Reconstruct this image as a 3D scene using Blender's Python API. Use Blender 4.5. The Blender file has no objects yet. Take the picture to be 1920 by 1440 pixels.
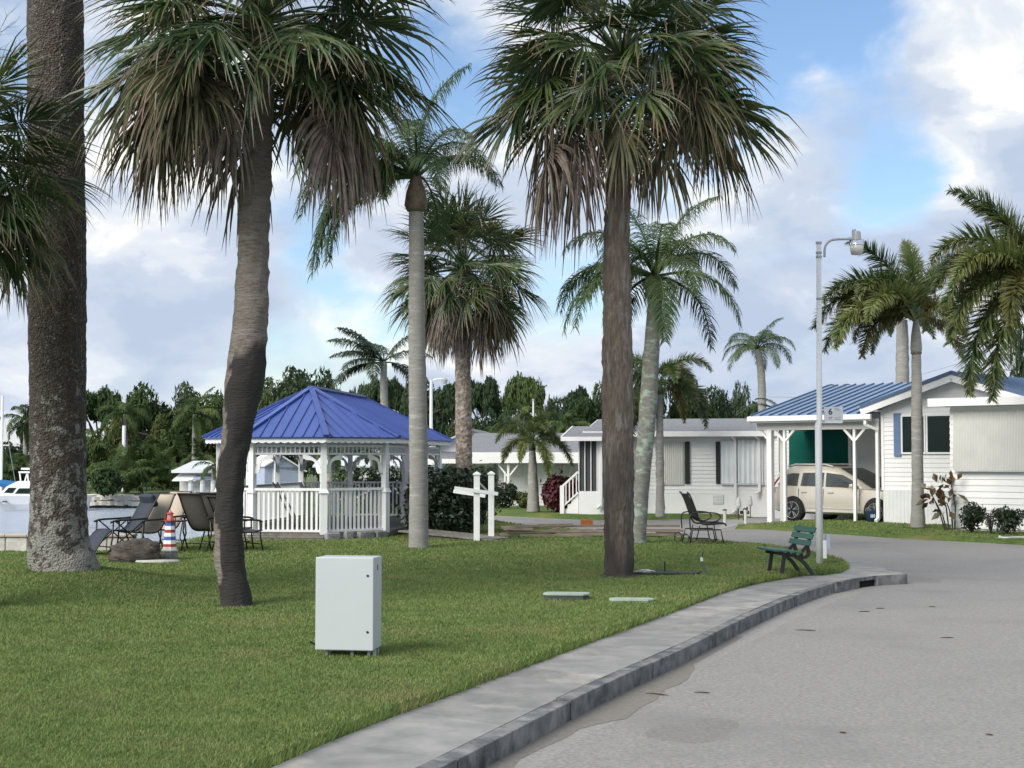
import bpy, bmesh, math, random
import numpy as np
from mathutils import Vector, Matrix, noise as mnoise
from mathutils.geometry import delaunay_2d_cdt

R = math.radians
S = bpy.context.scene
C = S.collection

# ------------------------------------------------------------------ camera
F, CX, CY, H = 2773.0, 960.0, 720.0, 1.8
PITCH = math.atan(138.0 / F)
cam_d = bpy.data.cameras.new('camera')
cam_d.sensor_width = 36.0
cam_d.lens = 36.0 * F / 1920.0
cam_d.clip_end = 9000.0
cam = bpy.data.objects.new('camera', cam_d)
C.objects.link(cam)
cam.location = (0, 0, H)
cam.rotation_euler = (R(90) + PITCH, 0, 0)
S.camera = cam

# ------------------------------------------------------------------ sky and sun
SUN_EL, SUN_AZ = 36.0, 226.0        # azimuth clockwise from +Y (the view direction): behind the left shoulder
W = bpy.data.worlds.new('World')
S.world = W
W.use_nodes = True
nt = W.node_tree
nt.nodes.clear()
def nd(t, **k):
    n = nt.nodes.new(t)
    for a, b in k.items():
        setattr(n, a, b)
    return n
def math_node(op, a, b=None, clamp=False):
    n = nd('ShaderNodeMath', operation=op, use_clamp=clamp)
    for i, v in enumerate((a, b)):
        if v is None: continue
        if isinstance(v, (int, float)): n.inputs[i].default_value = v
        else: nt.links.new(v, n.inputs[i])
    return n.outputs[0]
def ramp(fac, stops, interp='EASE'):
    n = nd('ShaderNodeValToRGB')
    n.color_ramp.interpolation = interp
    els = n.color_ramp.elements
    while len(els) < len(stops): els.new(0.5)
    for e, (p, c) in zip(els, stops):
        e.position = p
        e.color = c if len(c) == 4 else (*c, 1)
    nt.links.new(fac, n.inputs[0])
    return n.outputs[0]
sky = nd('ShaderNodeTexSky', sky_type='NISHITA', sun_disc=False)
sky.sun_elevation = R(SUN_EL)
sky.sun_rotation = R(SUN_AZ)
sky.air_density = 1.0; sky.dust_density = 0.6; sky.ozone_density = 2.0
tc = nd('ShaderNodeTexCoord')
def vec_map(scale, off):
    mp = nd('ShaderNodeMapping')
    mp.inputs['Location'].default_value = off
    mp.inputs['Scale'].default_value = scale
    nt.links.new(tc.outputs['Generated'], mp.inputs[0])
    return mp.outputs[0]
def cloud_noise(off, scale, detail, rough=0.55, dist=0.0, zs=2.0):
    n = nd('ShaderNodeTexNoise')
    n.inputs['Scale'].default_value = scale
    n.inputs['Detail'].default_value = detail
    n.inputs['Roughness'].default_value = rough
    n.inputs['Distortion'].default_value = dist
    nt.links.new(vec_map((1, 1, zs), off), n.inputs['Vector'])
    return n.outputs[0]
def patch(px, py, rad, amt):           # a cloud bank or a gap in the direction where the photograph has one
    cx, cy = (px - CX) / F, (CY - py) / F
    d = Vector((cx, math.cos(PITCH) - math.sin(PITCH) * cy, math.sin(PITCH) + math.cos(PITCH) * cy)).normalized()
    n = nd('ShaderNodeVectorMath', operation='DISTANCE')
    nt.links.new(tc.outputs['Generated'], n.inputs[0])
    n.inputs[1].default_value = d
    r = nd('ShaderNodeMapRange', interpolation_type='SMOOTHSTEP')
    r.inputs[1].default_value = rad / F; r.inputs[2].default_value = 0.0
    r.inputs[3].default_value = 0.0; r.inputs[4].default_value = amt
    nt.links.new(n.outputs['Value'], r.inputs[0])
    return r.outputs[0]
def total(src, items):
    for it in items: src = math_node('ADD', src, patch(*it))
    return src
big = cloud_noise((0.4, 0.2, 0.3), 5.0, 9.0, 0.56, 0.35)
big = total(big, [(1450, 30, 430, -.34), (1650, 370, 200, -.22), (590, 470, 150, -.20), (870, 120, 240, -.24), (1100, 560, 160, -.08),
                  (300, 400, 300, .12), (1860, 90, 200, .30), (1500, 230, 240, .14), (1860, 400, 130, .18), (1400, 600, 300, .10), (300, 650, 260, .06)])
mask = ramp(big, [(0.30, (0, 0, 0)), (0.50, (1, 1, 1))])
fine = cloud_noise((1.3, 0.7, 0.1), 9.0, 8.0, 0.55, 0.4)
fine = total(fine, [(1860, 60, 190, .26), (1850, 150, 110, .10), (290, 350, 260, .15), (250, 480, 160, .08), (1850, 390, 130, .13), (1520, 400, 90, .12), (1490, 590, 100, .08), (640, 570, 120, .08),
                    (1600, 240, 300, -.05), (350, 680, 250, -.05), (1250, 600, 300, -.02)])
thick = math_node('MULTIPLY', math_node('SUBTRACT', big, 0.50), -0.45)
fine = math_node('ADD', fine, thick)
shade = ramp(fine, [(0.34, (0.285, 0.335, 0.43)), (0.47, (0.34, 0.385, 0.46)), (0.55, (0.43, 0.46, 0.505)), (0.66, (0.60, 0.59, 0.555))])
blue = nd('ShaderNodeMix', data_type='RGBA', blend_type='MULTIPLY')
blue.inputs[0].default_value = 1.0
blue.inputs[7].default_value = (0.080, 0.084, 0.089, 1)
nt.links.new(sky.outputs[0], blue.inputs[6])
mixc = nd('ShaderNodeMix', data_type='RGBA')
nt.links.new(mask, mixc.inputs[0])
nt.links.new(blue.outputs[2], mixc.inputs[6])
nt.links.new(shade, mixc.inputs[7])
bg = nd('ShaderNodeBackground')
bg.inputs[1].default_value = 1.0
nt.links.new(mixc.outputs[2], bg.inputs[0])
wo = nd('ShaderNodeOutputWorld')
nt.links.new(bg.outputs[0], wo.inputs[0])

sun_d = bpy.data.lights.new('sun', 'SUN')
sun_d.energy = 2.4
sun_d.angle = R(40)
sun_d.color = (1.0, 0.95, 0.86)
sun = bpy.data.objects.new('sun', sun_d)
C.objects.link(sun)
az, el = R(SUN_AZ), R(SUN_EL)
to_sun = Vector((math.sin(az) * math.cos(el), math.cos(az) * math.cos(el), math.sin(el)))
sun.rotation_euler = to_sun.to_track_quat('Z', 'Y').to_euler()

S.view_settings.view_transform = 'Standard'
S.view_settings.look = 'None'
S.view_settings.exposure = 0.90
S.view_settings.gamma = 1.0
S.view_settings.use_curve_mapping = False

# ------------------------------------------------------------------ helpers
def ray(px, py):
    cx, cy = (px - CX) / F, (CY - py) / F
    return Vector((cx, math.cos(PITCH) - math.sin(PITCH) * cy, math.sin(PITCH) + math.cos(PITCH) * cy))
def G(px, py, z=0.0):                  # the ground point seen at a pixel
    d = ray(px, py)
    t = (z - H) / d.z
    return Vector((d.x * t, d.y * t, z))
def P(px, py, Y):                      # the point at depth Y seen at a pixel
    d = ray(px, py)
    t = Y / d.y
    return Vector((d.x * t, Y, H + d.z * t))

class MB:
    def __init__(s): s.v, s.f, s.t = [], [], []
    def add(s, vs, fs):
        o = len(s.v)
        s.v.extend([tuple(p) for p in vs])
        s.f.extend([tuple(i + o for i in q) for q in fs])
    def box(s, c, size, rz=0.0, M=None):
        x, y, z = size[0] / 2, size[1] / 2, size[2] / 2
        vs = [Vector((i * x, j * y, k * z)) for k in (-1, 1) for j in (-1, 1) for i in (-1, 1)]
        if rz: vs = [Matrix.Rotation(rz, 3, 'Z') @ v for v in vs]
        if M is not None: vs = [M @ v for v in vs]
        c = Vector(c)
        s.add([v + c for v in vs], [(0, 2, 3, 1), (4, 5, 7, 6), (0, 1, 5, 4), (2, 6, 7, 3), (0, 4, 6, 2), (1, 3, 7, 5)])
    def box2(s, a, b):
        s.box([(p + q) / 2 for p, q in zip(a, b)], [abs(q - p) for p, q in zip(a, b)])
    def bar(s, p, q, w, h=None, up=(0, 0, 1)):
        p, q = Vector(p), Vector(q)
        h = h or w
        d = (q - p)
        L = d.length
        if L < 1e-6: return
        d /= L
        u = Vector(up)
        if abs(d.dot(u)) > 0.98: u = Vector((1, 0, 0))
        x = d.cross(u).normalized()
        z = x.cross(d).normalized()
        vs = []
        for e in (p, q):
            for a, b in ((-1, -1), (1, -1), (1, 1), (-1, 1)):
                vs.append(e + x * (a * w / 2) + z * (b * h / 2))
        s.add(vs, [(0, 1, 2, 3), (7, 6, 5, 4), (0, 4, 5, 1), (1, 5, 6, 2), (2, 6, 7, 3), (3, 7, 4, 0)])
    def tube(s, pts, rad, n=8, cap=True):
        pts = [Vector(p) for p in pts]
        if not hasattr(rad, '__len__'): rad = [rad] * len(pts)
        o = len(s.v)
        ref = None
        for i, p in enumerate(pts):
            d = (pts[min(i + 1, len(pts) - 1)] - pts[max(i - 1, 0)]).normalized()
            if ref is None:
                ref = Vector((1, 0, 0)) if abs(d.x) < 0.9 else Vector((0, 1, 0))
            x = (ref - d * ref.dot(d)).normalized()
            ref = x
            y = d.cross(x)
            for k in range(n):
                a = 2 * math.pi * k / n
                s.v.append(tuple(p + (x * math.cos(a) + y * math.sin(a)) * rad[i]))
        for i in range(len(pts) - 1):
            for k in range(n):
                a, b = o + i * n + k, o + i * n + (k + 1) % n
                s.f.append((a, b, b + n, a + n))
        if cap:
            s.f.append(tuple(o + k for k in range(n))[::-1])
            e = o + (len(pts) - 1) * n
            s.f.append(tuple(e + k for k in range(n)))
    def lathe(s, prof, c=(0, 0, 0), n=16):
        s.tube([(c[0], c[1], c[2] + z) for r, z in prof], [max(r, 1e-4) for r, z in prof], n)
    def prism(s, poly, z0, z1, M=None):
        n = len(poly)
        vs = [Vector((p[0], p[1], z0)) for p in poly] + [Vector((p[0], p[1], z1)) for p in poly]
        if M is not None: vs = [M @ v for v in vs]
        s.add(vs, [tuple(range(n))[::-1], tuple(range(n, 2 * n))] + [(i, (i + 1) % n, (i + 1) % n + n, i + n) for i in range(n)])
    def mesh(s, name, smooth=False):
        m = bpy.data.meshes.new(name)
        m.from_pydata(s.v, [], s.f)
        if smooth: m.polygons.foreach_set('use_smooth', [True] * len(m.polygons))
        m.update()
        return m
    def build(s, name, mat, parent=None, smooth=False, loc=(0, 0, 0), rz=0.0):
        return link(name, s.mesh(name, smooth), mat, parent, loc, rz)

def link(name, mesh, mat=None, parent=None, loc=(0, 0, 0), rz=0.0):
    if mat is not None and not len(mesh.materials): mesh.materials.append(mat)
    o = bpy.data.objects.new(name, mesh)
    C.objects.link(o)
    o.location = loc
    o.rotation_euler = (0, 0, rz)
    if parent is not None: o.parent = parent
    return o
def tag(o, label, cat=None, group=None, kind=None):
    if label: o['label'] = label
    if cat: o['category'] = cat
    if group: o['group'] = group
    if kind: o['kind'] = kind
    return o
def thing(name, loc, label, cat, rz=0.0, group=None):
    o = bpy.data.objects.new(name, None)
    o.empty_display_size = 0.2
    C.objects.link(o)
    o.location = loc
    o.rotation_euler = (0, 0, rz)
    return tag(o, label, cat, group)
def bx(name, mat, parent, a, b, bevel=0.0):
    m = MB(); m.box2(a, b)
    o = m.build(name, mat, parent)
    if bevel:
        md = o.modifiers.new('bevel', 'BEVEL'); md.width = bevel; md.segments = 2
    return o
def fbm(x, y, z=0.0, o=4):
    return mnoise.fractal(Vector((x, y, z)), 1.0, 2.0, o)

# ------------------------------------------------------------------ materials
def mat(name, c1, c2=None, scale=6.0, rough=0.7, bump=0.0, bscale=60.0, metal=0.0, spec=0.4, stretch=(1, 1, 1),
        c3=None, s3=1.0, t3=(0.55, 0.62), objrand=0.0, detail=5.0, lo=0.35, hi=0.65, coat=0.0, transl=0.0, tip=None, tn=0.0, bdetail=6.0, bdist=0.02, vor=0.0):
    m = bpy.data.materials.new(name)
    m.use_nodes = True
    t = m.node_tree
    b = t.nodes['Principled BSDF']
    L = t.links.new
    b.inputs['Roughness'].default_value = rough
    b.inputs['Metallic'].default_value = metal
    b.inputs['Specular IOR Level'].default_value = spec
    b.inputs['Coat Weight'].default_value = coat
    if coat: b.inputs['Coat Roughness'].default_value = 0.05
    tcn = t.nodes.new('ShaderNodeTexCoord')
    mp = t.nodes.new('ShaderNodeMapping')
    mp.inputs['Scale'].default_value = stretch
    L(tcn.outputs['Object'], mp.inputs[0])
    def noise(sc, det=detail):
        n = t.nodes.new('ShaderNodeTexNoise')
        n.inputs['Scale'].default_value = sc
        n.inputs['Detail'].default_value = det
        n.inputs['Roughness'].default_value = 0.6
        L(mp.outputs[0], n.inputs['Vector'])
        return n.outputs[0]
    def rng(src, a, z, s=0.0, e=1.0):
        n = t.nodes.new('ShaderNodeMapRange')
        n.inputs[1].default_value = a; n.inputs[2].default_value = z
        n.inputs[3].default_value = s; n.inputs[4].default_value = e
        L(src, n.inputs[0])
        return n.outputs[0]
    def mix(f, a, c, mode='MIX'):
        n = t.nodes.new('ShaderNodeMix'); n.data_type = 'RGBA'; n.blend_type = mode
        for i, v in ((0, f), (6, a), (7, c)):
            if isinstance(v, (int, float)): n.inputs[i].default_value = v
            elif isinstance(v, tuple): n.inputs[i].default_value = (*v, 1)
            else: L(v, n.inputs[i])
        return n.outputs[2]
    if c2 is None:
        c2 = tuple(v * 0.86 for v in c1)
    col = mix(rng(noise(scale), lo, hi), c1, c2)
    if c3 is not None:
        col = mix(rng(noise(s3, 6.0), *t3), col, c3)
    if tip is not None:
        at = t.nodes.new('ShaderNodeAttribute'); at.attribute_name = 'tip'
        fac = at.outputs['Fac']
        if tn:                      # ragged, mottled border
            ad = t.nodes.new('ShaderNodeMath'); ad.operation = 'MULTIPLY_ADD'
            L(noise(tn, 6.0), ad.inputs[0]); ad.inputs[1].default_value = 1.8; L(fac, ad.inputs[2])
            fac = rng(ad.outputs[0], 0.9, 1.9)
        col = mix(rng(fac, 0.55, 0.95) if not tn else rng(fac, 0.50, 0.72), col, tip)
    if objrand:
        oi = t.nodes.new('ShaderNodeObjectInfo')
        hs = t.nodes.new('ShaderNodeHueSaturation')
        L(rng(oi.outputs['Random'], 0, 1, 1 - objrand, 1 + objrand), hs.inputs['Value'])
        L(rng(oi.outputs['Random'], 0, 1, 0.5 + objrand * 0.06, 0.5 - objrand * 0.06), hs.inputs['Hue'])
        L(col, hs.inputs['Color'])
        col = hs.outputs[0]
    L(col, b.inputs['Base Color'])
    if bump:
        bn = t.nodes.new('ShaderNodeBump')
        bn.inputs['Strength'].default_value = bump
        bn.inputs['Distance'].default_value = bdist
        if vor:
            vn = t.nodes.new('ShaderNodeTexVoronoi'); vn.inputs['Scale'].default_value = vor
            L(mp.outputs[0], vn.inputs['Vector'])
            ad = t.nodes.new('ShaderNodeMath'); ad.operation = 'ADD'
            L(vn.outputs[0], ad.inputs[0]); L(noise(bscale, bdetail), ad.inputs[1])
            L(ad.outputs[0], bn.inputs['Height'])
        else:
            L(noise(bscale, bdetail), bn.inputs['Height'])
        L(bn.outputs[0], b.inputs['Normal'])
    if transl:
        tr = t.nodes.new('ShaderNodeBsdfTranslucent')
        L(col, tr.inputs[0])
        ms = t.nodes.new('ShaderNodeMixShader'); ms.inputs[0].default_value = transl
        L(b.outputs[0], ms.inputs[1]); L(tr.outputs[0], ms.inputs[2])
        L(ms.outputs[0], t.nodes['Material Output'].inputs[0])
    return m

M = {}
def D(k, *a, **kw): M[k] = mat(k, *a, **kw)
D('grass', (0.06, 0.105, 0.028), (0.135, 0.195, 0.055), scale=14, rough=0.9, spec=0.15, bump=0.9, bscale=55, bdist=0.03,
  c3=(0.19, 0.20, 0.07), s3=0.5, t3=(0.50, 0.66))
D('joint', (0.12, 0.118, 0.112), rough=1)
D('soil', (0.075, 0.055, 0.038), (0.03, 0.024, 0.018), scale=9, rough=1, bump=0.6)
D('asphalt', (0.34, 0.328, 0.314), (0.18, 0.174, 0.168), scale=30, rough=0.92, spec=0.2, bump=0.5, bscale=60, bdist=0.008, detail=4, lo=.25, hi=.75, c3=(0.20, 0.193, 0.186), s3=0.5, t3=(0.50, 0.78))
D('old_asphalt', (0.365, 0.352, 0.335), (0.205, 0.197, 0.188), scale=30, rough=0.92, spec=0.2, bump=0.5, bscale=60, bdist=0.008, detail=4, lo=.25, hi=.75, c3=(0.24, 0.232, 0.22), s3=0.6, t3=(0.5, 0.75))
D('gutter_dirt', (0.225, 0.208, 0.185), (0.175, 0.163, 0.145), scale=30, rough=0.9, spec=0.2, bump=0.4, bscale=90, bdist=0.006)
D('concrete', (0.295, 0.29, 0.278), (0.205, 0.203, 0.198), scale=3, rough=0.9, spec=0.2, bump=0.3, bscale=90, bdist=0.006, c3=(0.36, 0.345, 0.315), s3=1.1, t3=(0.57, 0.64), objrand=0.10)
D('kerb', (0.25, 0.25, 0.245), (0.10, 0.105, 0.11), scale=5, rough=0.9, spec=0.2, bump=0.5, bscale=50, bdist=0.015, c3=(0.06, 0.06, 0.06), s3=2.2, t3=(0.56, 0.70), objrand=0.05)
D('black_hole', (0.006, 0.006, 0.006), rough=1.0)
D('ground', (0.10, 0.14, 0.05), (0.08, 0.11, 0.045), scale=0.3, rough=1)
D('drive', (0.36, 0.355, 0.34), (0.30, 0.295, 0.285), scale=0.8, rough=0.9, bump=0.2)
D('dark_drive', (0.06, 0.06, 0.062), (0.05, 0.05, 0.05), scale=2, rough=0.9)
D('white', (0.78, 0.78, 0.775), (0.72, 0.725, 0.725), scale=2.5, rough=0.55, spec=0.35)
D('white_wood', (0.79, 0.80, 0.805), (0.70, 0.715, 0.72), scale=3.0, rough=0.5, spec=0.4, objrand=0.05)
D('siding', (0.77, 0.77, 0.765), (0.71, 0.715, 0.715), scale=1.2, rough=0.5, spec=0.35, objrand=0.04)
D('skirting', (0.66, 0.67, 0.68), (0.60, 0.61, 0.62), scale=1.5, rough=0.55)
D('panel_beige', (0.57, 0.57, 0.54), (0.51, 0.51, 0.485), scale=1.5, rough=0.5, objrand=0.03)
D('panel_white', (0.74, 0.78, 0.79), (0.66, 0.70, 0.72), scale=2, rough=0.4)
D('trim_grey', (0.52, 0.54, 0.55), rough=0.5)
D('blue_roof', (0.055, 0.098, 0.33), (0.048, 0.085, 0.285), scale=1.5, rough=0.36, spec=0.5, objrand=0.05)
D('slate_roof', (0.19, 0.28, 0.42), (0.17, 0.25, 0.38), scale=1.5, rough=0.3, spec=0.6)
D('slate_rib', (0.07, 0.12, 0.21), rough=0.4, spec=0.5)
D('shingle', (0.23, 0.235, 0.25), (0.17, 0.175, 0.19), scale=9, rough=0.95, bump=0.5, bscale=30, stretch=(1, 1, 1))
D('shutter_blue', (0.12, 0.19, 0.33), rough=0.6)
D('shutter_black', (0.018, 0.018, 0.02), rough=0.6)
D('dark_glass', (0.006, 0.016, 0.014), (0.009, 0.02, 0.016), scale=3, rough=0.15, spec=0.25)
D('screen_dark', (0.055, 0.06, 0.065), (0.045, 0.05, 0.055), scale=5, rough=0.7)
D('green_screen', (0.010, 0.105, 0.082), (0.008, 0.08, 0.063), scale=2.0, rough=0.9, spec=0.1)
D('black_metal', (0.012, 0.012, 0.013), rough=0.45, spec=0.5)
D('bronze', (0.03, 0.025, 0.022), rough=0.45, spec=0.5)
D('grey_metal', (0.42, 0.43, 0.44), (0.36, 0.37, 0.38), scale=12, rough=0.45, spec=0.5, metal=0.2)
D('pole_white', (0.76, 0.77, 0.78), (0.66, 0.67, 0.68), scale=4, rough=0.5, stretch=(1, 1, 0.2))
D('lamp_lens', (0.62, 0.60, 0.56), rough=0.25, spec=0.6)
D('chrome', (0.75, 0.76, 0.78), rough=0.12, metal=1.0)
D('cabinet', (0.45, 0.485, 0.50), (0.43, 0.465, 0.48), scale=1.5, rough=0.45, spec=0.45)
D('wood_old', (0.30, 0.25, 0.20), (0.17, 0.14, 0.115), scale=6, rough=0.9, bump=0.3, stretch=(0.4, 4, 4), objrand=0.25)
D('deck_wood', (0.24, 0.22, 0.20), (0.15, 0.14, 0.13), scale=8, rough=0.9, bump=0.3, objrand=0.2)
D('stone', (0.30, 0.30, 0.29), (0.15, 0.15, 0.15), scale=5, rough=0.95, bump=0.8, bscale=20, objrand=0.15)
D('rock', (0.13, 0.115, 0.095), (0.05, 0.045, 0.04), scale=4, rough=0.95, bump=1.0, bscale=14, bdist=0.06, stretch=(1, 1, 2.5))
D('wall_stone', (0.62, 0.60, 0.55), (0.45, 0.43, 0.40), scale=4, rough=0.9, bump=0.6, bscale=12, objrand=0.12)
D('wall_cap', (0.50, 0.43, 0.36), (0.42, 0.36, 0.31), scale=4, rough=0.9, bump=0.3)
D('pad', (0.62, 0.61, 0.57), (0.5, 0.49, 0.46), scale=8, rough=0.9)
D('bench_green', (0.03, 0.105, 0.08), (0.02, 0.075, 0.058), scale=5, rough=0.5, stretch=(1, 6, 6), objrand=0.1)
D('sling_beige', (0.45, 0.385, 0.31), (0.40, 0.34, 0.27), scale=30, rough=0.8)
D('sling_brown', (0.085, 0.078, 0.07), (0.07, 0.065, 0.06), scale=30, rough=0.8)
D('sling_navy', (0.035, 0.045, 0.065), (0.03, 0.038, 0.055), scale=30, rough=0.75)
D('paint_red', (0.36, 0.025, 0.03), (0.30, 0.03, 0.03), scale=10, rough=0.5)
D('paint_pink', (0.62, 0.26, 0.22), (0.5, 0.16, 0.14), scale=10, rough=0.5)
D('paint_blue', (0.04, 0.10, 0.36), (0.05, 0.11, 0.32), scale=10, rough=0.5)
D('orange', (0.42, 0.13, 0.035), (0.30, 0.085, 0.025), scale=7, rough=0.7)
D('hose', (0.05, 0.065, 0.06), (0.035, 0.045, 0.045), scale=10, rough=0.5)
D('pipe_white', (0.62, 0.64, 0.62), rough=0.5)
D('lid_green', (0.36, 0.44, 0.36), (0.28, 0.34, 0.29), scale=3, rough=0.75)
D('lid_side', (0.06, 0.07, 0.065), rough=0.9)
D('sign', (0.56, 0.60, 0.62), (0.52, 0.56, 0.58), scale=5, rough=0.5)
D('sign_ink', (0.01, 0.02, 0.06), rough=0.6)
D('sign_ink_pale', (0.22, 0.26, 0.30), rough=0.6)
D('bark_big', (0.105, 0.09, 0.077), (0.045, 0.037, 0.032), scale=22, rough=0.95, bump=1.0, bscale=28, bdist=0.03, c3=(0.20, 0.195, 0.18), s3=14.0, t3=(0.59, 0.66), vor=34, tip=(0.25, 0.245, 0.225), tn=15)
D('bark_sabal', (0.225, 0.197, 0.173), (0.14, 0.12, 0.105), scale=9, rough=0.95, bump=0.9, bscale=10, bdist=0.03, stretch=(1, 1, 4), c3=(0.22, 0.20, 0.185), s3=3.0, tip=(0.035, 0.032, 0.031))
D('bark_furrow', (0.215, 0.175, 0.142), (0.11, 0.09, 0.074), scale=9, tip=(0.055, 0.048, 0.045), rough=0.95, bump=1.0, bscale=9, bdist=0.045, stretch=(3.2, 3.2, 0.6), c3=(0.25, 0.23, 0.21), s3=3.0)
D('bark_boot', (0.29, 0.245, 0.20), (0.12, 0.095, 0.08), scale=9, rough=0.95, bump=1.0, bscale=14, bdist=0.03, c3=(0.34, 0.31, 0.27), s3=6.0, t3=(0.52, 0.62), vor=11)
D('small_leaf', (0.05, 0.085, 0.03), (0.085, 0.12, 0.04), scale=0.6, rough=0.75, spec=0.12, objrand=0.4, transl=0.2)
D('bark_dark', (0.055, 0.05, 0.047), (0.025, 0.022, 0.022), scale=8, rough=0.95, bump=0.9, bscale=12, bdist=0.03, stretch=(1.4, 1.4, 2), c3=(0.13, 0.13, 0.12), s3=2.2, t3=(0.58, 0.70))
D('bark_smooth', (0.29, 0.285, 0.265), (0.21, 0.205, 0.19), scale=5, rough=0.9, bump=0.35, bscale=4, bdist=0.02, stretch=(1, 1, 6), c3=(0.37, 0.38, 0.36), s3=2.5, t3=(0.58, 0.68))
D('bark_lichen', (0.22, 0.225, 0.20), (0.14, 0.14, 0.125), scale=6, rough=0.9, bump=0.4, bscale=8, bdist=0.02, stretch=(1, 1, 2), c3=(0.30, 0.36, 0.31), s3=4.0, t3=(0.50, 0.62))
D('boot', (0.20, 0.155, 0.115), (0.11, 0.085, 0.065), scale=8, rough=0.95, objrand=0.15)
D('sabal_leaf', (0.038, 0.078, 0.026), (0.125, 0.15, 0.058), scale=5.0, lo=.42, hi=.72, rough=0.40, spec=0.5, objrand=0.35, transl=0.18, tip=(0.17, 0.125, 0.075))
D('sabal_old', (0.075, 0.085, 0.042), (0.16, 0.145, 0.085), scale=5, rough=0.6, spec=0.3, objrand=0.3, transl=0.15, tip=(0.16, 0.11, 0.085))
D('sabal_dead', (0.30, 0.255, 0.215), (0.13, 0.105, 0.088), scale=7, rough=0.8, spec=0.2, objrand=0.3, transl=0.1)
D('queen_leaf', (0.05, 0.09, 0.032), (0.085, 0.125, 0.045), scale=1.5, rough=0.55, spec=0.25, objrand=0.3, transl=0.25)
D('fox_leaf', (0.07, 0.125, 0.04), (0.16, 0.195, 0.068), scale=1.2, rough=0.42, spec=0.45, objrand=0.35, transl=0.2, tip=(0.12, 0.11, 0.045))
D('fox_gold', (0.16, 0.14, 0.045), (0.12, 0.125, 0.045), scale=1.2, rough=0.5, spec=0.35, objrand=0.25, transl=0.2)
D('coco_leaf', (0.025, 0.05, 0.025), (0.045, 0.07, 0.035), scale=1.5, rough=0.4, spec=0.5, objrand=0.3, transl=0.15)
D('tree_leaf', (0.035, 0.062, 0.022), (0.065, 0.10, 0.032), scale=0.8, rough=0.7, spec=0.2, objrand=0.4, transl=0.15)
D('tree_leaf_dark', (0.028, 0.050, 0.024), (0.046, 0.072, 0.034), scale=0.8, rough=0.7, spec=0.2, objrand=0.35, transl=0.12)
D('tree_leaf_olive', (0.07, 0.09, 0.028), (0.10, 0.115, 0.035), scale=0.8, rough=0.7, spec=0.2, objrand=0.35, transl=0.15)
D('hedge_leaf', (0.030, 0.060, 0.020), (0.07, 0.11, 0.035), scale=3.0, rough=0.45, spec=0.4, objrand=0.2, transl=0.15)
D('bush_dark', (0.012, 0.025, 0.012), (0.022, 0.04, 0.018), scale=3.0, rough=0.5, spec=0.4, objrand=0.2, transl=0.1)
D('red_leaf', (0.11, 0.018, 0.022), (0.055, 0.012, 0.016), scale=3.0, rough=0.5, spec=0.4, transl=0.15)
D('croton_leaf', (0.05, 0.06, 0.025), (0.13, 0.055, 0.025), scale=4.0, rough=0.4, spec=0.5, transl=0.15)
D('twig', (0.05, 0.042, 0.036), rough=0.95)
D('car_paint', (0.60, 0.555, 0.48), (0.59, 0.545, 0.47), scale=1, rough=0.28, metal=0.35, coat=0.8)
D('car_glass', (0.05, 0.055, 0.055), rough=0.03, spec=0.8)
D('tyre', (0.012, 0.012, 0.012), rough=0.85)
D('rim', (0.55, 0.56, 0.57), rough=0.25, metal=0.8)
D('tail_red', (0.42, 0.02, 0.03), rough=0.15, spec=0.6)
D('trim_bright', (0.72, 0.72, 0.70), rough=0.25, metal=0.4)
D('bucket', (0.04, 0.075, 0.16), rough=0.5)
D('boat_white', (0.82, 0.83, 0.85), (0.76, 0.775, 0.80), scale=1, rough=0.3)
D('sail_cover', (0.02, 0.13, 0.33), rough=0.8)
D('pale_blue', (0.36, 0.41, 0.52), (0.33, 0.38, 0.48), scale=1, rough=0.6)
D('far_roof', (0.62, 0.65, 0.68), (0.55, 0.58, 0.61), scale=2, rough=0.6)
D('water', (0.42, 0.48, 0.56), (0.33, 0.39, 0.48), scale=0.6, rough=0.15, spec=0.6, bump=1.0, bscale=1.0, bdist=0.5, stretch=(0.6, 2.2, 1), bdetail=5)


D('damp', (0.265, 0.254, 0.24), (0.155, 0.149, 0.142), scale=30, rough=0.85, spec=0.2, detail=4, lo=.25, hi=.75)
# ------------------------------------------------------------------ ground, water, road
def resample(pts, step):
    out = [Vector(pts[0])]
    for a, b in zip(pts, pts[1:]):
        a, b = Vector(a), Vector(b)
        n = max(1, int((b - a).length / step))
        for i in range(1, n + 1): out.append(a.lerp(b, i / n))
    return out
def smooth_line(pts, it=2):
    pts = [Vector(p) for p in pts]
    for _ in range(it):
        q = [pts[0]]
        for a, b in zip(pts, pts[1:]):
            q += [a.lerp(b, .25), a.lerp(b, .75)]
        pts = q + [pts[-1]]
    return pts
def inside(poly, x, y):
    x, y = np.asarray(x), np.asarray(y)
    r = np.zeros(x.shape, bool)
    n = len(poly)
    for i in range(n):
        x1, y1 = poly[i][0], poly[i][1]
        x2, y2 = poly[(i + 1) % n][0], poly[(i + 1) % n][1]
        c = ((y1 > y) != (y2 > y))
        with np.errstate(divide='ignore', invalid='ignore'):
            xi = (x2 - x1) * (y - y1) / (y2 - y1 + 1e-12) + x1
        r ^= c & (x < xi)
    return r
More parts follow.
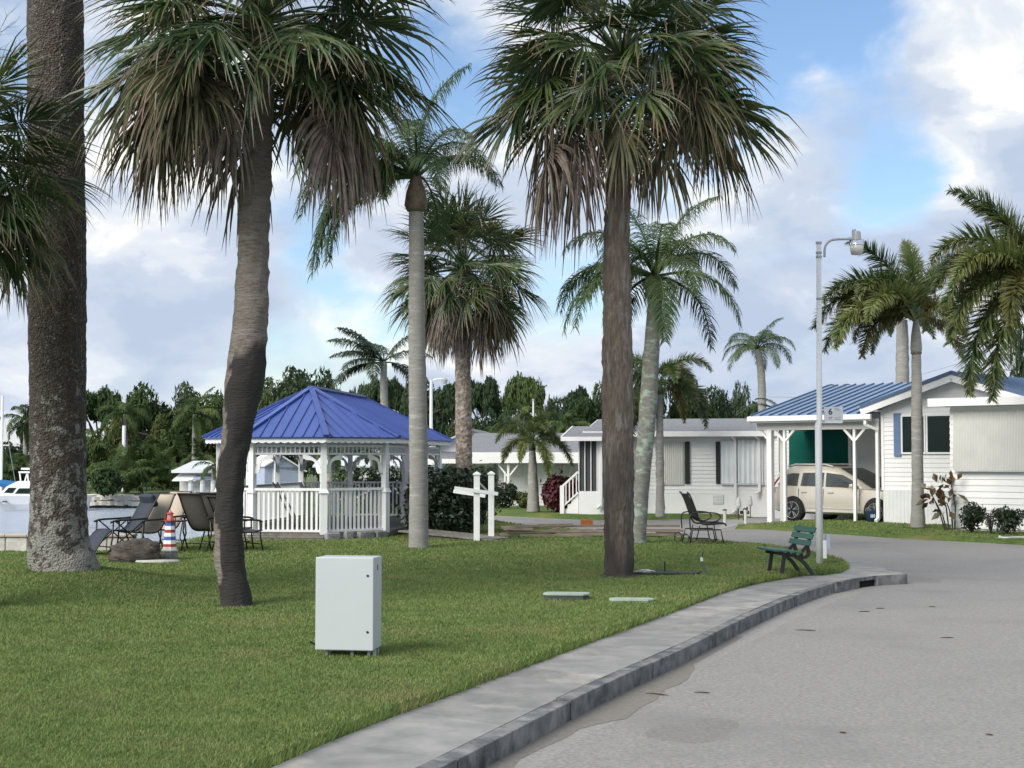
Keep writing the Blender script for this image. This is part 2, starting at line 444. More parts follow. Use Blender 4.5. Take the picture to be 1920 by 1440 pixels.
def sheet(name, poly, z, material, kind='structure', step=None, zf=None, edge_drop=0.0):
    poly = [Vector((p[0], p[1])) for p in poly]
    if step:
        xs = [p.x for p in poly]; ys = [p.y for p in poly]
        gx, gy = np.meshgrid(np.arange(min(xs), max(xs), step), np.arange(min(ys), max(ys), step))
        gx, gy = gx.ravel() + step * 0.37, gy.ravel() + step * 0.41
        k = inside(poly, gx, gy)
        pts = poly + [Vector((a, b)) for a, b in zip(gx[k], gy[k])]
    else:
        pts = poly
    n = len(poly)
    vs, _, fs, ov, _, _ = delaunay_2d_cdt(pts, [(i, (i + 1) % n) for i in range(n)], [], 1, 1e-4)
    v3 = []
    for p, o in zip(vs, ov):
        b = any(i < n for i in o)
        v3.append((p.x, p.y, z + (zf(p.x, p.y) if zf else 0) - (edge_drop if b else 0)))
    m = bpy.data.meshes.new(name)
    m.from_pydata(v3, [], [tuple(f) for f in fs])
    m.update()
    bm = bmesh.new(); bm.from_mesh(m)
    for f in bm.faces:
        if f.normal.z < 0: f.normal_flip()
    bm.to_mesh(m); bm.free()
    m.polygons.foreach_set('use_smooth', [True] * len(m.polygons))
    o = link(name, m, material)
    if kind: o['kind'] = kind
    return o

ZW, ZR, ZP = -0.90, -0.225, -0.075
m = MB(); m.add([(-4000, -30, ZW), (4000, -30, ZW), (4000, 6000, ZW), (-4000, 6000, ZW)], [(0, 1, 2, 3)])
m.build('water', M['water'])['kind'] = 'structure'
shore = [(-40, 28.9), (-7.25, 28.9), (-6.9, 36), (-11, 62), (-13.5, 80)]
land = [(-40, -20)] + shore + [(-400, 80), (-3000, 400), (-3000, 5500), (3500, 5500), (3500, -20)]
sheet('ground', land, -0.29, M['ground'])
m = MB()                                # bank below the land's edge, down into the water
edge = [(-40, 28.9), (-7.25, 28.9), (-6.9, 36), (-11, 62), (-13.5, 80), (-400, 80)]
for a, b in zip(edge, edge[1:]):
    m.add([(a[0], a[1], -0.27), (b[0], b[1], -0.27), (b[0], b[1], -1.3), (a[0], a[1], -1.3)], [(0, 1, 2, 3)])
m.build('bank', M['stone'])['kind'] = 'structure'

# sidewalk edges seen in the photograph, carried back towards the viewer
Kpx = [(825, 1440), (947, 1377), (1123, 1287), (1280, 1217), (1397, 1158), (1493, 1115), (1563, 1093)]
Gpx = [(505, 1440), (640, 1380), (773, 1330), (973, 1257), (1140, 1193), (1280, 1142), (1380, 1102), (1497, 1080)]
K = [G(a, b, ZP) for a, b in Kpx]
GE = [G(a, b, ZP) for a, b in Gpx]
def back(p, q, L): return p + (p - q).normalized() * L
K = smooth_line([back(K[0], K[1], 9)] + K)
GE = smooth_line([back(GE[0], GE[1], 9)] + GE)
corner = [G(1600, 1085, ZP), G(1640, 1080, ZP), G(1697, 1077, ZP), G(1690, 1074, ZP), G(1663, 1070, ZP), G(1646, 1055, ZP), G(1610, 1050, ZP), G(1555, 1047, ZP)]
tip = [G(1540, 1079, ZP), G(1572, 1075, ZP), G(1588, 1067, ZP), G(1580, 1058, ZP), G(1555, 1050, ZP)]
far_edge = [G(a, b, -0.10) for a, b in [(1520, 1044), (1480, 1036), (1430, 1029), (1350, 1021), (1280, 1016), (1200, 1010), (1100, 1002), (1000, 994), (930, 984), (900, 972), (880, 962)]]

# road
road_poly = [(-3.5, -18), (60, -18), (60, 75), (-6, 75), (-3.4, 56), (-3.3, 45), (-3.5, 20)]
sheet('road', road_poly, ZR, M['asphalt'])
old = [G(a, b, ZR) for a, b in [(1003, 1440), (1180, 1335), (1330, 1245), (1480, 1165), (1560, 1130), (1625, 1108)]]
rk = [p.copy() for p in K]
strip = resample([back(old[0], old[1], 8)] + old, 0.5)
wob = [Vector((p.x + 0.06 * fbm(p.x, p.y), p.y, 0)) for p in strip]
kk = [Vector((p.x, p.y)) for p in K if p.y < strip[-1].y]
sheet('road_edge_strip', [(p.x - 0.02, p.y) for p in kk] + [(p.x, p.y) for p in wob[::-1]], ZR + 0.002, M['old_asphalt'], edge_drop=.0015)
ge2 = resample(K, 0.25)
ge2 = [p for p in ge2 if p.y < 17]
outl = []
for i, p in enumerate(ge2):
    w = max(0.10, 0.26 + 0.34 * fbm(p.y * 0.55, 2.3)) if p.y < 14.5 else 0.10
    outl.append((p.x + w, p.y - w * 0.35))
sheet('gutter_dirt', [(p.x - 0.02, p.y) for p in ge2] + outl[::-1], ZR + 0.004, M['gutter_dirt'], edge_drop=.0015)
for k, (px, py, a, b) in enumerate([(1290, 1374, .30, .13), (1345, 1357, .16, .08)]):
    c = G(px, py, ZR)
    poly = [(c.x + (a * (1 + .3 * fbm(t, k)) * math.cos(t)), c.y + b * 3 * (1 + .4 * fbm(t + 5, k)) * math.sin(t)) for t in np.linspace(0, 6.2, 26)]
    sheet('damp_patch', poly, ZR + 0.004 + .001 * k, M['damp'], edge_drop=.0035)

c = G(1700, 1086, ZR)
sheet('damp_patch', [(c.x + .55 * (1 + .4 * fbm(t, 3.3)) * math.cos(t), c.y + .7 * (1 + .4 * fbm(t, 9.1)) * math.sin(t)) for t in np.linspace(0, 6.2, 30)], ZR + .004, M['damp'], edge_drop=.0035)
# sidewalk: base sheet, slabs with open joints, kerb pieces
walk = [tuple(p.xy) for p in GE] + [tuple(p.xy) for p in tip] + [tuple(p.xy) for p in corner[::-1]] + [tuple(p.xy) for p in K[::-1]]
side = sheet('sidewalk', walk, ZP - 0.012, M['joint'])
def at_len(line, s):
    for a, b in zip(line, line[1:]):
        d = (b - a).length
        if s <= d: return a.lerp(b, s / d)
        s -= d
    return line[-1]
def length(line): return sum((b - a).length for a, b in zip(line, line[1:]))
LK, LG = length(K), length(GE)
NS = 20
rnd = random.Random(4)
for i in range(NS):
    u0, u1 = i / NS + 0.0004, (i + 1) / NS - 0.0004
    a = [at_len(GE, LG * (u0 + (u1 - u0) * t)) for t in (0, .33, .66, 1)]
    b = [at_len(K, LK * (u0 + (u1 - u0) * t)) for t in (1, .66, .33, 0)]
    b = [p + (a[3 - j] - p)  .normalized() * 0.1535 for j, p in enumerate(b)]
    m = MB(); m.prism([p.xy for p in a + b], ZP - 0.14, ZP + rnd.uniform(-.006, .004))
    m.build('slab', M['concrete'], side)
    if i % 2 == 0:
        u1 = (i + 2) / NS - 0.0004
        c = [at_len(K, LK * (u0 + (u1 - u0) * t)) for t in (0, .33, .66, 1)]
        d = [p + (at_len(GE, LG * (u0 + (u1 - u0) * t)) - p).normalized() * 0.152 for p, t in zip(c[::-1], (1, .66, .33, 0))]
        m = MB(); m.prism([p.xy for p in c + d], ZR - 0.05, ZP + rnd.uniform(-.005, .006))
        o = m.build('kerb_stone', M['kerb'], side)
        md = o.modifiers.new('bevel', 'BEVEL'); md.width = 0.008; md.segments = 2
# corner apron round the lamp with the storm drain
ap = [tuple(GE[-1].xy)] + [tuple(p.xy) for p in tip] + [tuple(p.xy) for p in corner[::-1]] + [tuple(K[-1].xy)]
m = MB(); m.prism(ap[::-1], ZP - 0.14, ZP)
m.build('slab', M['concrete'], side)
kc = [K[-1]] + corner[:3]
for i, (a, b) in enumerate(zip(kc, kc[1:])):
    d = (b - a).normalized(); nrm = Vector((d.y, -d.x, 0))
    z0 = ZP - 0.045 if i == 1 else ZR - 0.05
    m = MB(); m.prism([(a + nrm * .05).xy, (b + nrm * .05).xy, (b - nrm * .02).xy, (a - nrm * .02).xy], z0, ZP + 0.006)
    m.build('kerb_stone', M['kerb'], side)
    if i == 1:
        m = MB(); m.prism([(a + nrm * .012).xy, (b + nrm * .012).xy, (b - nrm * .015).xy, (a - nrm * .015).xy], ZR - 0.05, ZP - 0.045)
        m.build('drain_opening', M['black_hole'], side)
        for q in (a, b):
            m = MB(); m.box((q.x + nrm.x * .03, q.y + nrm.y * .03, ZR + 0.03), (.09, .10, .16), math.atan2(d.y, d.x))
            m.build('drain_side', M['kerb'], side)

# lawn
A_BASE = G(110, 1112, 0)
def lawn_z(x, y):
    d2 = ((x - A_BASE.x) / 1.35) ** 2 + ((y - A_BASE.y - 0.3) / 1.6) ** 2
    return 0.33 * math.exp(-d2) + 0.018 * fbm(x * .5, y * .5, 7.1) + 0.006 * fbm(x * 2, y * 2, 1.1)
lawn_poly = [tuple(p.xy) for p in resample(GE, .3)] + [tuple(p.xy) for p in tip] + [tuple(p.xy) for p in resample(far_edge, .5)] + \
            [(-4.0, 56), (-9.2, 56), (-10.2, 58)] + [tuple(p.xy) for p in resample([Vector((-10.5, 60, 0)), Vector((-6.9, 36, 0)), Vector((-7.25, 28.9, 0)), Vector((-40, 28.9, 0)), Vector((-40, -5, 0))], 1.0)]
sheet('lawn', lawn_poly, 0.0, M['grass'], step=0.30, zf=lawn_z, edge_drop=0.10)
far_near = [G(a, b, ZR) for a, b in [(1375, 992), (1430, 993), (1500, 998), (1600, 1004), (1700, 1011), (1850, 1018), (1925, 1023)]]
far_lawn = [tuple(p.xy) for p in resample(far_near, .5)] + [(15, 30), (22, 26), (22, 48), (10.6, 48.0)] + [tuple(G(a, b, -.15).xy) for a, b in [(1640, 975), (1500, 979), (1445, 983)]]
sheet('house_lawn', far_lawn, -0.10, M['grass'], step=0.5, zf=lambda x, y: 0.02 * fbm(x, y), edge_drop=0.14)
mid_near = [G(a, b, ZR) for a, b in [(860, 960), (930, 967), (1050, 973), (1160, 977), (1260, 974), (1355, 974), (1425, 971), (1436, 966)]]
mid_lawn = [tuple(p.xy) for p in resample(mid_near, .5)] + [(9.3, 56), (9.3, 70), (-6, 70), (-3, 56)]
sheet('yard_lawn', mid_lawn, -0.10, M['grass'], step=0.7, zf=lambda x, y: 0.03 * fbm(x, y), edge_drop=0.14)
isl = [G(a, b, ZR) for a, b in [(1290, 985), (1345, 981), (1400, 977), (1440, 977), (1425, 981), (1370, 986)]]
drive = [G(a, b, ZR) for a, b in [(1345, 994), (1385, 985), (1440, 980), (1500, 977), (1640, 973), (1700, 960), (1500, 958), (1432, 967), (1360, 976)]]
sheet('driveway', [tuple(p.xy) for p in drive], ZR + 0.006, M['drive'])

# grass blades
def grass_blades(name, poly, zf, z0, dens, seed, ymin, ymax, xf=0.40, label=''):
    rs = np.random.RandomState(seed)
    # density falls with the square of the distance: draw the depth log-uniformly
    n = dens
    y = np.exp(rs.uniform(math.log(ymin), math.log(ymax), n))
    x = rs.uniform(-xf, xf, n) * y
    k = inside(poly, x, y)
    x, y = x[k], y[k]
    # patchy length
    nb = len(x)
    z = np.array([zf(a, b) for a, b in zip(x, y)]) + z0
    sc = np.clip(y / 10.0, 0.9, 4.0)
    vs = np.zeros((nb, 2, 3, 3)); tp = np.zeros((nb, 2, 3))
    for j in range(2):
        a = rs.uniform(0, 2 * math.pi, nb)
        h = rs.uniform(.010, .028, nb) * (0.75 + 0.25 * sc)
        w = rs.uniform(.003, .0055, nb) * sc
        lean = rs.uniform(.2, 1.1, nb) * h
        la = rs.uniform(0, 2 * math.pi, nb)
        ox, oy = rs.normal(0, .012, nb) * sc, rs.normal(0, .012, nb) * sc
        vs[:, j, 0] = np.stack([x + ox + np.cos(a) * w, y + oy + np.sin(a) * w, z - .004], 1)
        vs[:, j, 1] = np.stack([x + ox - np.cos(a) * w, y + oy - np.sin(a) * w, z - .004], 1)
        vs[:, j, 2] = np.stack([x + ox + np.cos(la) * lean, y + oy + np.sin(la) * lean, z + h], 1)
        tp[:, j, :] = rs.uniform(0, 1, nb)[:, None]
    vs = vs.reshape(-1, 3)
    nf = len(vs) // 3
    me = bpy.data.meshes.new(name)
    me.vertices.add(len(vs)); me.loops.add(len(vs)); me.polygons.add(nf)
    me.vertices.foreach_set('co', vs.ravel())
    me.loops.foreach_set('vertex_index', np.arange(len(vs), dtype=np.int32))
    me.polygons.foreach_set('loop_start', np.arange(0, len(vs), 3, dtype=np.int32))
    me.polygons.foreach_set('loop_total', np.full(nf, 3, np.int32))
    at = me.attributes.new('tip', 'FLOAT', 'POINT')
    at.data.foreach_set('value', tp.ravel())
    me.update()
    o = link(name, me, M['blade'])
    return tag(o, label, 'grass', kind='stuff')
D('blade', (0.11, 0.178, 0.046), (0.21, 0.272, 0.088), scale=2.2, rough=0.6, spec=0.25, transl=0.25, tip=(0.20, 0.24, 0.09),
  c3=(0.235, 0.24, 0.10), s3=0.6, t3=(0.52, 0.66))
grass_blades('grass', lawn_poly, lawn_z, 0.0, 520000, 1, 7.5, 50, label='short mown grass blades covering the near lawn')
grass_blades('grass', far_lawn, lambda x, y: 0.02 * fbm(x, y), -0.10, 60000, 2, 30, 47, label='short grass blades of the strip before the blue roofed house')
# longer fringe hanging over the sidewalk edge
def fringe():
    rs = random.Random(5)
    m = MB()
    line = resample(GE + tip, 0.012)
    for p in line:
        if p.y > 27: continue
        for q in range(2):
            a = rs.uniform(0, 6.28); w = .005 * max(1, p.y / 11); h = rs.uniform(.05, .10)
            ox, oy = rs.uniform(-.05, .025), rs.uniform(-.03, .03)
            lx = rs.uniform(-.01, .05)
            b = Vector((p.x + ox, p.y + oy, ZP + .005))
            m.add([b + Vector((math.cos(a) * w, math.sin(a) * w, 0)), b - Vector((math.cos(a) * w, math.sin(a) * w, 0)), b + Vector((lx, rs.uniform(-.03, .02), h))], [(0, 1, 2)])
    return tag(m.build('edge_grass', M['blade']), 'longer grass fringe hanging over the sidewalk edge', 'grass', kind='stuff')
fringe()
# worn earth where trunks meet the lawn
for px, py, r, dz in ((1161, 1080, .36, 0), (443, 1136, .24, 0), (785, 1026, .24, 0), (1196, 1018, .22, 0), (1721, 990, .34, -.1)):
    g = G(px, py, dz)
    poly = [(g.x + r * (1 + .35 * fbm(t * 1.3, px)) * math.cos(t), g.y + r * 1.1 * (1 + .35 * fbm(t * 1.3, py)) * math.sin(t)) for t in np.linspace(0, 6.1, 30)]
    sheet('bare_earth', poly, dz + .018, M['soil'], step=.12, zf=lambda x, y: .01 * fbm(x * 8, y * 8), edge_drop=.02)
# ------------------------------------------------------------------ palms
def leaf_mesh(name, vs, fs, tips, material):
    me = bpy.data.meshes.new(name)
    me.from_pydata(vs, [], fs)
    at = me.attributes.new('tip', 'FLOAT', 'POINT')
    at.data.foreach_set('value', tips)
    me.materials.append(material)
    me.update()
    return me
def add_strip(vs, fs, tips, pts, wid, across, t_of, sag=None):
    o = len(vs)
    for i, (p, w) in enumerate(zip(pts, wid)):
        vs.append(tuple(p + across * w)); vs.append(tuple(p - across * w)); tips += [t_of[i]] * 2
        if i:
            a = o + 2 * i
            fs.append((a - 2, a - 1, a + 1, a))
def add_fold(vs, fs, tips, pts, wid, across, nrm, t_of):
    o = len(vs)
    for i, (p, w) in enumerate(zip(pts, wid)):
        for q in (p + across * w, p - nrm * (w * .7), p - across * w): vs.append(tuple(q)); tips.append(t_of[i])
        if i:
            a = o + 3 * i
            fs += [(a - 3, a - 2, a + 1, a), (a - 2, a - 1, a + 2, a + 1)]
def stem(vs, fs, tips, pts, rad, n=5):
    m = MB(); m.tube(pts, rad, n, cap=False)
    o = len(vs)
    vs.extend(m.v); fs.extend([tuple(i + o for i in f) for f in m.f]); tips.extend([0.0] * len(m.v))

def fan_frond(seed, elev, state):
    """costapalmate sabal leaf: petiole, then a fan of folded segments; x outwards, z up"""
    rs = random.Random(seed)
    vs, fs, tips = [], [], []
    petL = {'green': rs.uniform(.85, 1.2), 'old': rs.uniform(.95, 1.25), 'dead': rs.uniform(.85, 1.2)}[state]
    bend = {'green': 30, 'old': 40, 'dead': 55}[state]
    p = Vector((0.05, 0, 0)); pts = [p.copy()]; e = elev
    for k in range(6):
        a = R(e)
        p = p + Vector((math.cos(a), 0, math.sin(a))) * (petL / 6)
        pts.append(p.copy())
        e = max(e - bend / 6 * math.cos(a), -88)
    stem(vs, fs, tips, pts, [.028, .022, .018, .016, .014, .013, .012], 5)
    a = R(e)
    d = Vector((math.cos(a), 0, math.sin(a))); s = Vector((0, 1, 0)); nrm = Vector((-math.sin(a), 0, math.cos(a)))
    tw = rs.uniform(-.9, .9)
    s2 = (s * math.cos(tw) + nrm * math.sin(tw)); nrm = (nrm * math.cos(tw) - s * math.sin(tw)); s = s2
    n = 54 if state != 'dead' else 40
    spread = {'green': 150, 'old': 130, 'dead': 105}[state]
    droop = {'green': rs.uniform(.5, 1.2) if elev > 15 else rs.uniform(1.2, 2.4), 'old': rs.uniform(2.6, 3.6), 'dead': rs.uniform(3.0, 6.0)}[state]
    fold = rs.uniform(.15, .45) if state == 'green' else rs.uniform(.4, .8)
    Lm = rs.uniform(1.0, 1.2)
    for i in range(n):
        th = R(-spread + 2 * spread * (i + .5) / n) + rs.uniform(-.025, .025)
        ct, st = math.cos(th), math.sin(th)
        dr = (d * ct + s * st - nrm * (fold * abs(st))).normalized()
        org = p + d * (.20 * max(ct, 0)) - Vector((0, 0, .05 * max(ct, 0)))
        L = Lm * (.72 + .28 * ct) * rs.uniform(.78, 1.1)
        across = (s * ct - d * st).normalized()
        KS = 6
        q = org.copy(); pl = [q.copy()]; dd = dr
        kink = rs.random() < (.25 if state == 'green' else .5)
        wig = Vector((rs.gauss(0, .07), rs.gauss(0, .07), rs.gauss(0, .07))) * (1.8 if state != 'green' else 1)
        kd = Vector((rs.uniform(-.7, .7), rs.uniform(-.7, .7), rs.uniform(-1.4, -.2)))
        for k in range(KS):
            f = (k + .5) / KS
            g = droop * max(0, f - {'green': .34, 'old': .22, 'dead': .05}[state]) ** 1.35
            dd = (dr + Vector((0, 0, -g)) + (kd * (.9 if kink and f > .62 else 0)) + wig + Vector((rs.uniform(-.12, .12), rs.uniform(-.12, .12), rs.uniform(-.1, .1)))).normalized()
            q = q + dd * (L / KS); pl.append(q.copy())
        w0 = L * math.sin(R(spread) / n)
        wid = [.006, w0 * .20 + .004, w0 * .42 + .003, w0 * .40, w0 * .28, w0 * .16, .0015]
        sh = rs.uniform(-.3, .22)
        tv = [0, 0, .12 + sh, .3 + sh, .55 + sh, .85 + sh, 1.0]
        if state == 'dead': tv = [0] * 7
        add_fold(vs, fs, tips, pl, wid, across, nrm, tv)
    return leaf_mesh('frond', vs, fs, tips, M[{'green': 'sabal_leaf', 'old': 'sabal_old', 'dead': 'sabal_dead'}[state]])

def feather_frond(seed, elev, L, bend, nl, ll, style, material, lw=.014, wind=0.0):
    """pinnate leaf: arching rachis with leaflets"""
    rs = random.Random(seed)
    vs, fs, tips = [], [], []
    N = 16
    if elev >= 70: bend *= .5
    p = Vector((.03, 0, 0)); pts = [p.copy()]; e = elev; dirs = []
    yaw = 0.0; yb = rs.uniform(-.25, .25) + wind
    for k in range(N):
        a = R(e)
        dv = Vector((math.cos(a) * math.cos(yaw), math.cos(a) * math.sin(yaw), math.sin(a)))
        dirs.append(dv)
        p = p + dv * (L / N); pts.append(p.copy())
        e = max(e - bend / N * (0.5 + 1.0 * k / N) * (1.0 if e > -60 else .4), -86)
        yaw += yb / N
    stem(vs, fs, tips, pts, [.03 * (1 - k / N) * (L / 2.4) + .005 for k in range(N + 1)], 5)
    for i in range(nl):
        t = .14 + .86 * (i + .5) / nl
        f = t * N; k = min(int(f), N - 1)
        o = pts[k].lerp(pts[k + 1], f - k); d = dirs[k]
        side = Vector((-d.y, d.x, 0))
        side = side.normalized() if side.length > .05 else Vector((0, 1, 0))
        up = side.cross(d) * -1
        if up.z < 0: up = -up
        env = math.sin(math.pi * min(1, .12 + .88 * t) ** 0.9) ** .6 if t < .97 else .35
        for sg in (-1, 1):
            if style == 'fox':
                an = rs.uniform(-1.0, 4.1) if sg > 0 else rs.uniform(-1.0, 4.1) + math.pi
                out = side * math.cos(an) + up * math.sin(an)
                fw, dr = .75, .35
            elif style == 'queen':
                out = side * sg + up * rs.uniform(-.35, .6); fw, dr = .5, 2.4
            else:
                out = side * sg + up * rs.uniform(.05, .3); fw, dr = .8, .9
            out = out.normalized()
            l = ll * env * rs.uniform(.8, 1.1)
            dd = (d * fw + out).normalized()
            q = o.copy(); pl = [q.copy()]
            for s_ in range(3):
                g = dr * ((s_ + .4) / 3) ** 1.4
                q = q + (dd + Vector((rs.uniform(-.06, .06) , rs.uniform(-.06, .06), -g))).normalized() * (l / 3); pl.append(q.copy())
            ac = dd.cross(up if abs(dd.dot(up)) < .9 else side)
            ac = (ac.normalized() + up * rs.uniform(-.6, .6)).normalized()
            add_strip(vs, fs, tips, pl, [lw * .6, lw, lw * .8, .002], ac, [0, .3, .6, .9])
    return leaf_mesh('frond', vs, fs, tips, material)

_fan = {}
def fan(elev, state, var):
    b = int(round(elev / 15.0)) * 15
    k = (b, state, var)
    if k not in _fan: _fan[k] = fan_frond(hash((b, var, len(state))) % 100000, b, state)
    return _fan[k]
_fea = {}
def feather(kind, elev, var):
    b = int(round(elev / 15.0)) * 15
    k = (kind, b, var)
    if k not in _fea:
        sd = (b * 7 + var * 131 + len(kind) * 17) % 9973
        if kind == 'queen': _fea[k] = feather_frond(sd, b, 2.5, 135, 96, .62, 'queen', M['queen_leaf'], .011)
        elif kind == 'fox': _fea[k] = feather_frond(sd, b, 2.2, 135, 300, .42, 'fox', M['fox_leaf'], .013)
        elif kind == 'fox_gold': _fea[k] = feather_frond(sd, b, 2.0, 140, 280, .38, 'fox', M['fox_gold'], .013)
        elif kind == 'coco': _fea[k] = feather_frond(sd, b, 2.3, 85, 56, .55, 'coco', M['coco_leaf'], .024)
        elif kind == 'wind': _fea[k] = feather_frond(sd, b, 2.3, 70, 56, .55, 'queen', M['coco_leaf'], .022, wind=.9)
        elif kind == 'small': _fea[k] = feather_frond(sd, b, 1.9, 110, 54, .46, 'queen', M['small_leaf'], .02)
    return _fea[k]
def put(mesh, parent, loc, az, sc=1.0, name='frond', tilt=0.0):
    o = bpy.data.objects.new(name, mesh)
    C.objects.link(o)
    o.parent = parent
    o.location = loc
    o.rotation_euler = (tilt, 0, az)
    o.scale = (sc, sc, sc)
    return o

def trunk(parent, pts, rad, material, n=20, rough=.02, ring=0.0, seed=1, name='trunk', step=.08, smooth=True, tipf=None):
    """tapered trunk along a path (local), with uneven bark"""
    line = smooth_line(pts, 2)
    rr = [Vector((r, 0, 0)) for r in rad]
    rr = [v.x for v in smooth_line(rr, 2)]
    fine, fr = [], []
    for (a, b), (ra, rb) in zip(zip(line, line[1:]), zip(rr, rr[1:])):
        k = max(1, int((b - a).length / step))
        for i in range(k): fine.append(a.lerp(b, i / k)); fr.append(ra + (rb - ra) * i / k)
    fine.append(line[-1]); fr.append(rr[-1])
    m = MB(); m.tube(fine, fr, n)
    out = []
    for i, v in enumerate(m.v):
        k = min(i // n, len(fine) - 1)
        c = fine[k]; w = Vector(v)
        rad_v = (w - c)
        amt = rough * fbm(w.x * 9 + seed, w.y * 9, w.z * 5) + rough * .6 * mnoise.noise(Vector((w.x * 30, w.y * 30, w.z * 16 + seed)))
        if ring: amt += ring * (1 if k % 3 == 0 else -.4)
        out.append(tuple(w + rad_v.normalized() * amt if rad_v.length > 1e-6 else w))
    m.v = out
    o = m.build(name, material, parent, smooth=smooth)
    if tipf:
        at = o.data.attributes.new('tip', 'FLOAT', 'POINT')
        at.data.foreach_set('value', [tipf(Vector(v), fine[min(i // n, len(fine) - 1)]) for i, v in enumerate(out)])
    return o

def sabal(base, top, trunk_pts, trunk_r, material, label, seed, n_green=34, n_old=8, n_dead=10, scale=1.0, extra=(), spread_lo=-35, boots=10, hi=80, trunk_kw=None, upper=None):
    t = thing('sabal_palm', base, label, 'palm tree', group='sabal palms on the lawn')
    rs = random.Random(seed)
    b = Vector(base)
    loc = [Vector(p) - b for p in trunk_pts]
    trunk(t, loc, trunk_r, material, seed=seed, **(trunk_kw or {}))
    c = Vector(top) - b
    ga = 2.399963
    for i in range(n_green):
        u = (i + .5) / n_green
        el = hi + (spread_lo - hi) * u ** .8 + rs.uniform(-6, 6)
        put(fan(el, 'green', rs.randrange(3)), t, c + Vector((0, 0, .30 * (1 - u) * scale)), i * ga + rs.uniform(-.2, .2), scale * rs.uniform(.88, 1.08), tilt=rs.uniform(-.3, .3))
    for i in range(n_old):
        put(fan(rs.uniform(-32, 0), 'old', rs.randrange(2)), t, c + Vector((0, 0, -.08)), i * ga * 1.3 + seed, scale * rs.uniform(.85, 1.05))
    for i in range(n_dead):
        put(fan(rs.uniform(-45, -10), 'dead', rs.randrange(2)), t, c + Vector((0, 0, -.15 - .15 * rs.random())), i * ga + seed * .7, scale * rs.uniform(.85, 1.1))
    for az, el, st, sc in extra:
        put(fan(el, st, rs.randrange(2)), t, c + Vector((0, 0, -.1)), R(az), scale * sc)
    for i in range(boots):       # cut leaf bases under the crown
        a = i * ga
        m = MB(); r0 = trunk_r[-1]
        z = -.28 + .34 * (i / max(1, boots))
        m.bar((math.cos(a) * r0 * .7, math.sin(a) * r0 * .7, z), (math.cos(a) * (r0 + .24), math.sin(a) * (r0 + .24), z + .18), .08, .035)
        m.build('boot', M['boot'], t, loc=c)
    return t

def feather_palm(name, base, trunk_pts, trunk_r, material, label, kind, seed, n=16, els=(80, -35), scale=1.0, shaft=None, group='feather palms', droop_bias=None, extra=(), trunk_kw=None, n_gold=0):
    t = thing(name, base, label, 'palm tree', group=group)
    rs = random.Random(seed)
    b = Vector(base)
    loc = [Vector(p) - b for p in trunk_pts]
    trunk(t, loc, trunk_r, material, seed=seed, **(trunk_kw or {}))
    c = loc[-1]
    if shaft:
        L, r, mt = shaft
        m = MB()
        m.tube([c + Vector((0, 0, L * q)) for q in (-.02, .15, .5, .85, 1.0)], [r * .95, r * 1.25, r * 1.05, r * .6, r * .3], 12)
        m.build('crownshaft', mt, t, smooth=True)
        c = c + Vector((0, 0, L * .9))
    for i in range(n):
        u = (i + .5) / n
        el = els[0] + (els[1] - els[0]) * u + rs.uniform(-6, 6)
        az = i * 2.399963 + rs.uniform(-.25, .25)
        if droop_bias is not None: az = az + droop_bias[1] * math.sin(droop_bias[0] - az)
        k = 'fox_gold' if (kind == 'fox' and i >= n - n_gold) else kind
        put(feather(k, el, rs.randrange(2)), t, c + Vector((0, 0, .1 * (1 - u))), az, scale * rs.uniform(.85, 1.08))
    for az, el, sc in extra:
        put(feather(kind, el, rs.randrange(2)), t, c, R(az), scale * sc)
    return t

# -- the huge trunk on the left (its crown is above the picture)
a0 = Vector((A_BASE.x, A_BASE.y + .25, .28))
ZA = a0.y
def col(pts, Y): return [P(x, y, Y) for x, y in pts]
tp = [a0 - Vector((0, 0, .15)), a0 + Vector((0, 0, .02))] + col([(110, 1040), (110, 980), (109, 880), (108, 700), (107, 500), (105, 250), (104, 0), (103, -260)], ZA)
tr = [.50, .46, .42, .375, .36, .375, .385, .375, .37, .36]
palmA = sabal(a0, tp[-1], tp, tr, M['bark_big'], 'massive mottled grey palm trunk on a grass mound at left', 11, n_green=14, n_old=0, n_dead=0, spread_lo=35, boots=0, trunk_kw=dict(n=48, rough=.016, step=.04, tipf=lambda v, c: max(0, min(.9, .78 - v.z * .22 + .55 * fbm(v.x * 7, v.y * 7, v.z * 7)))))
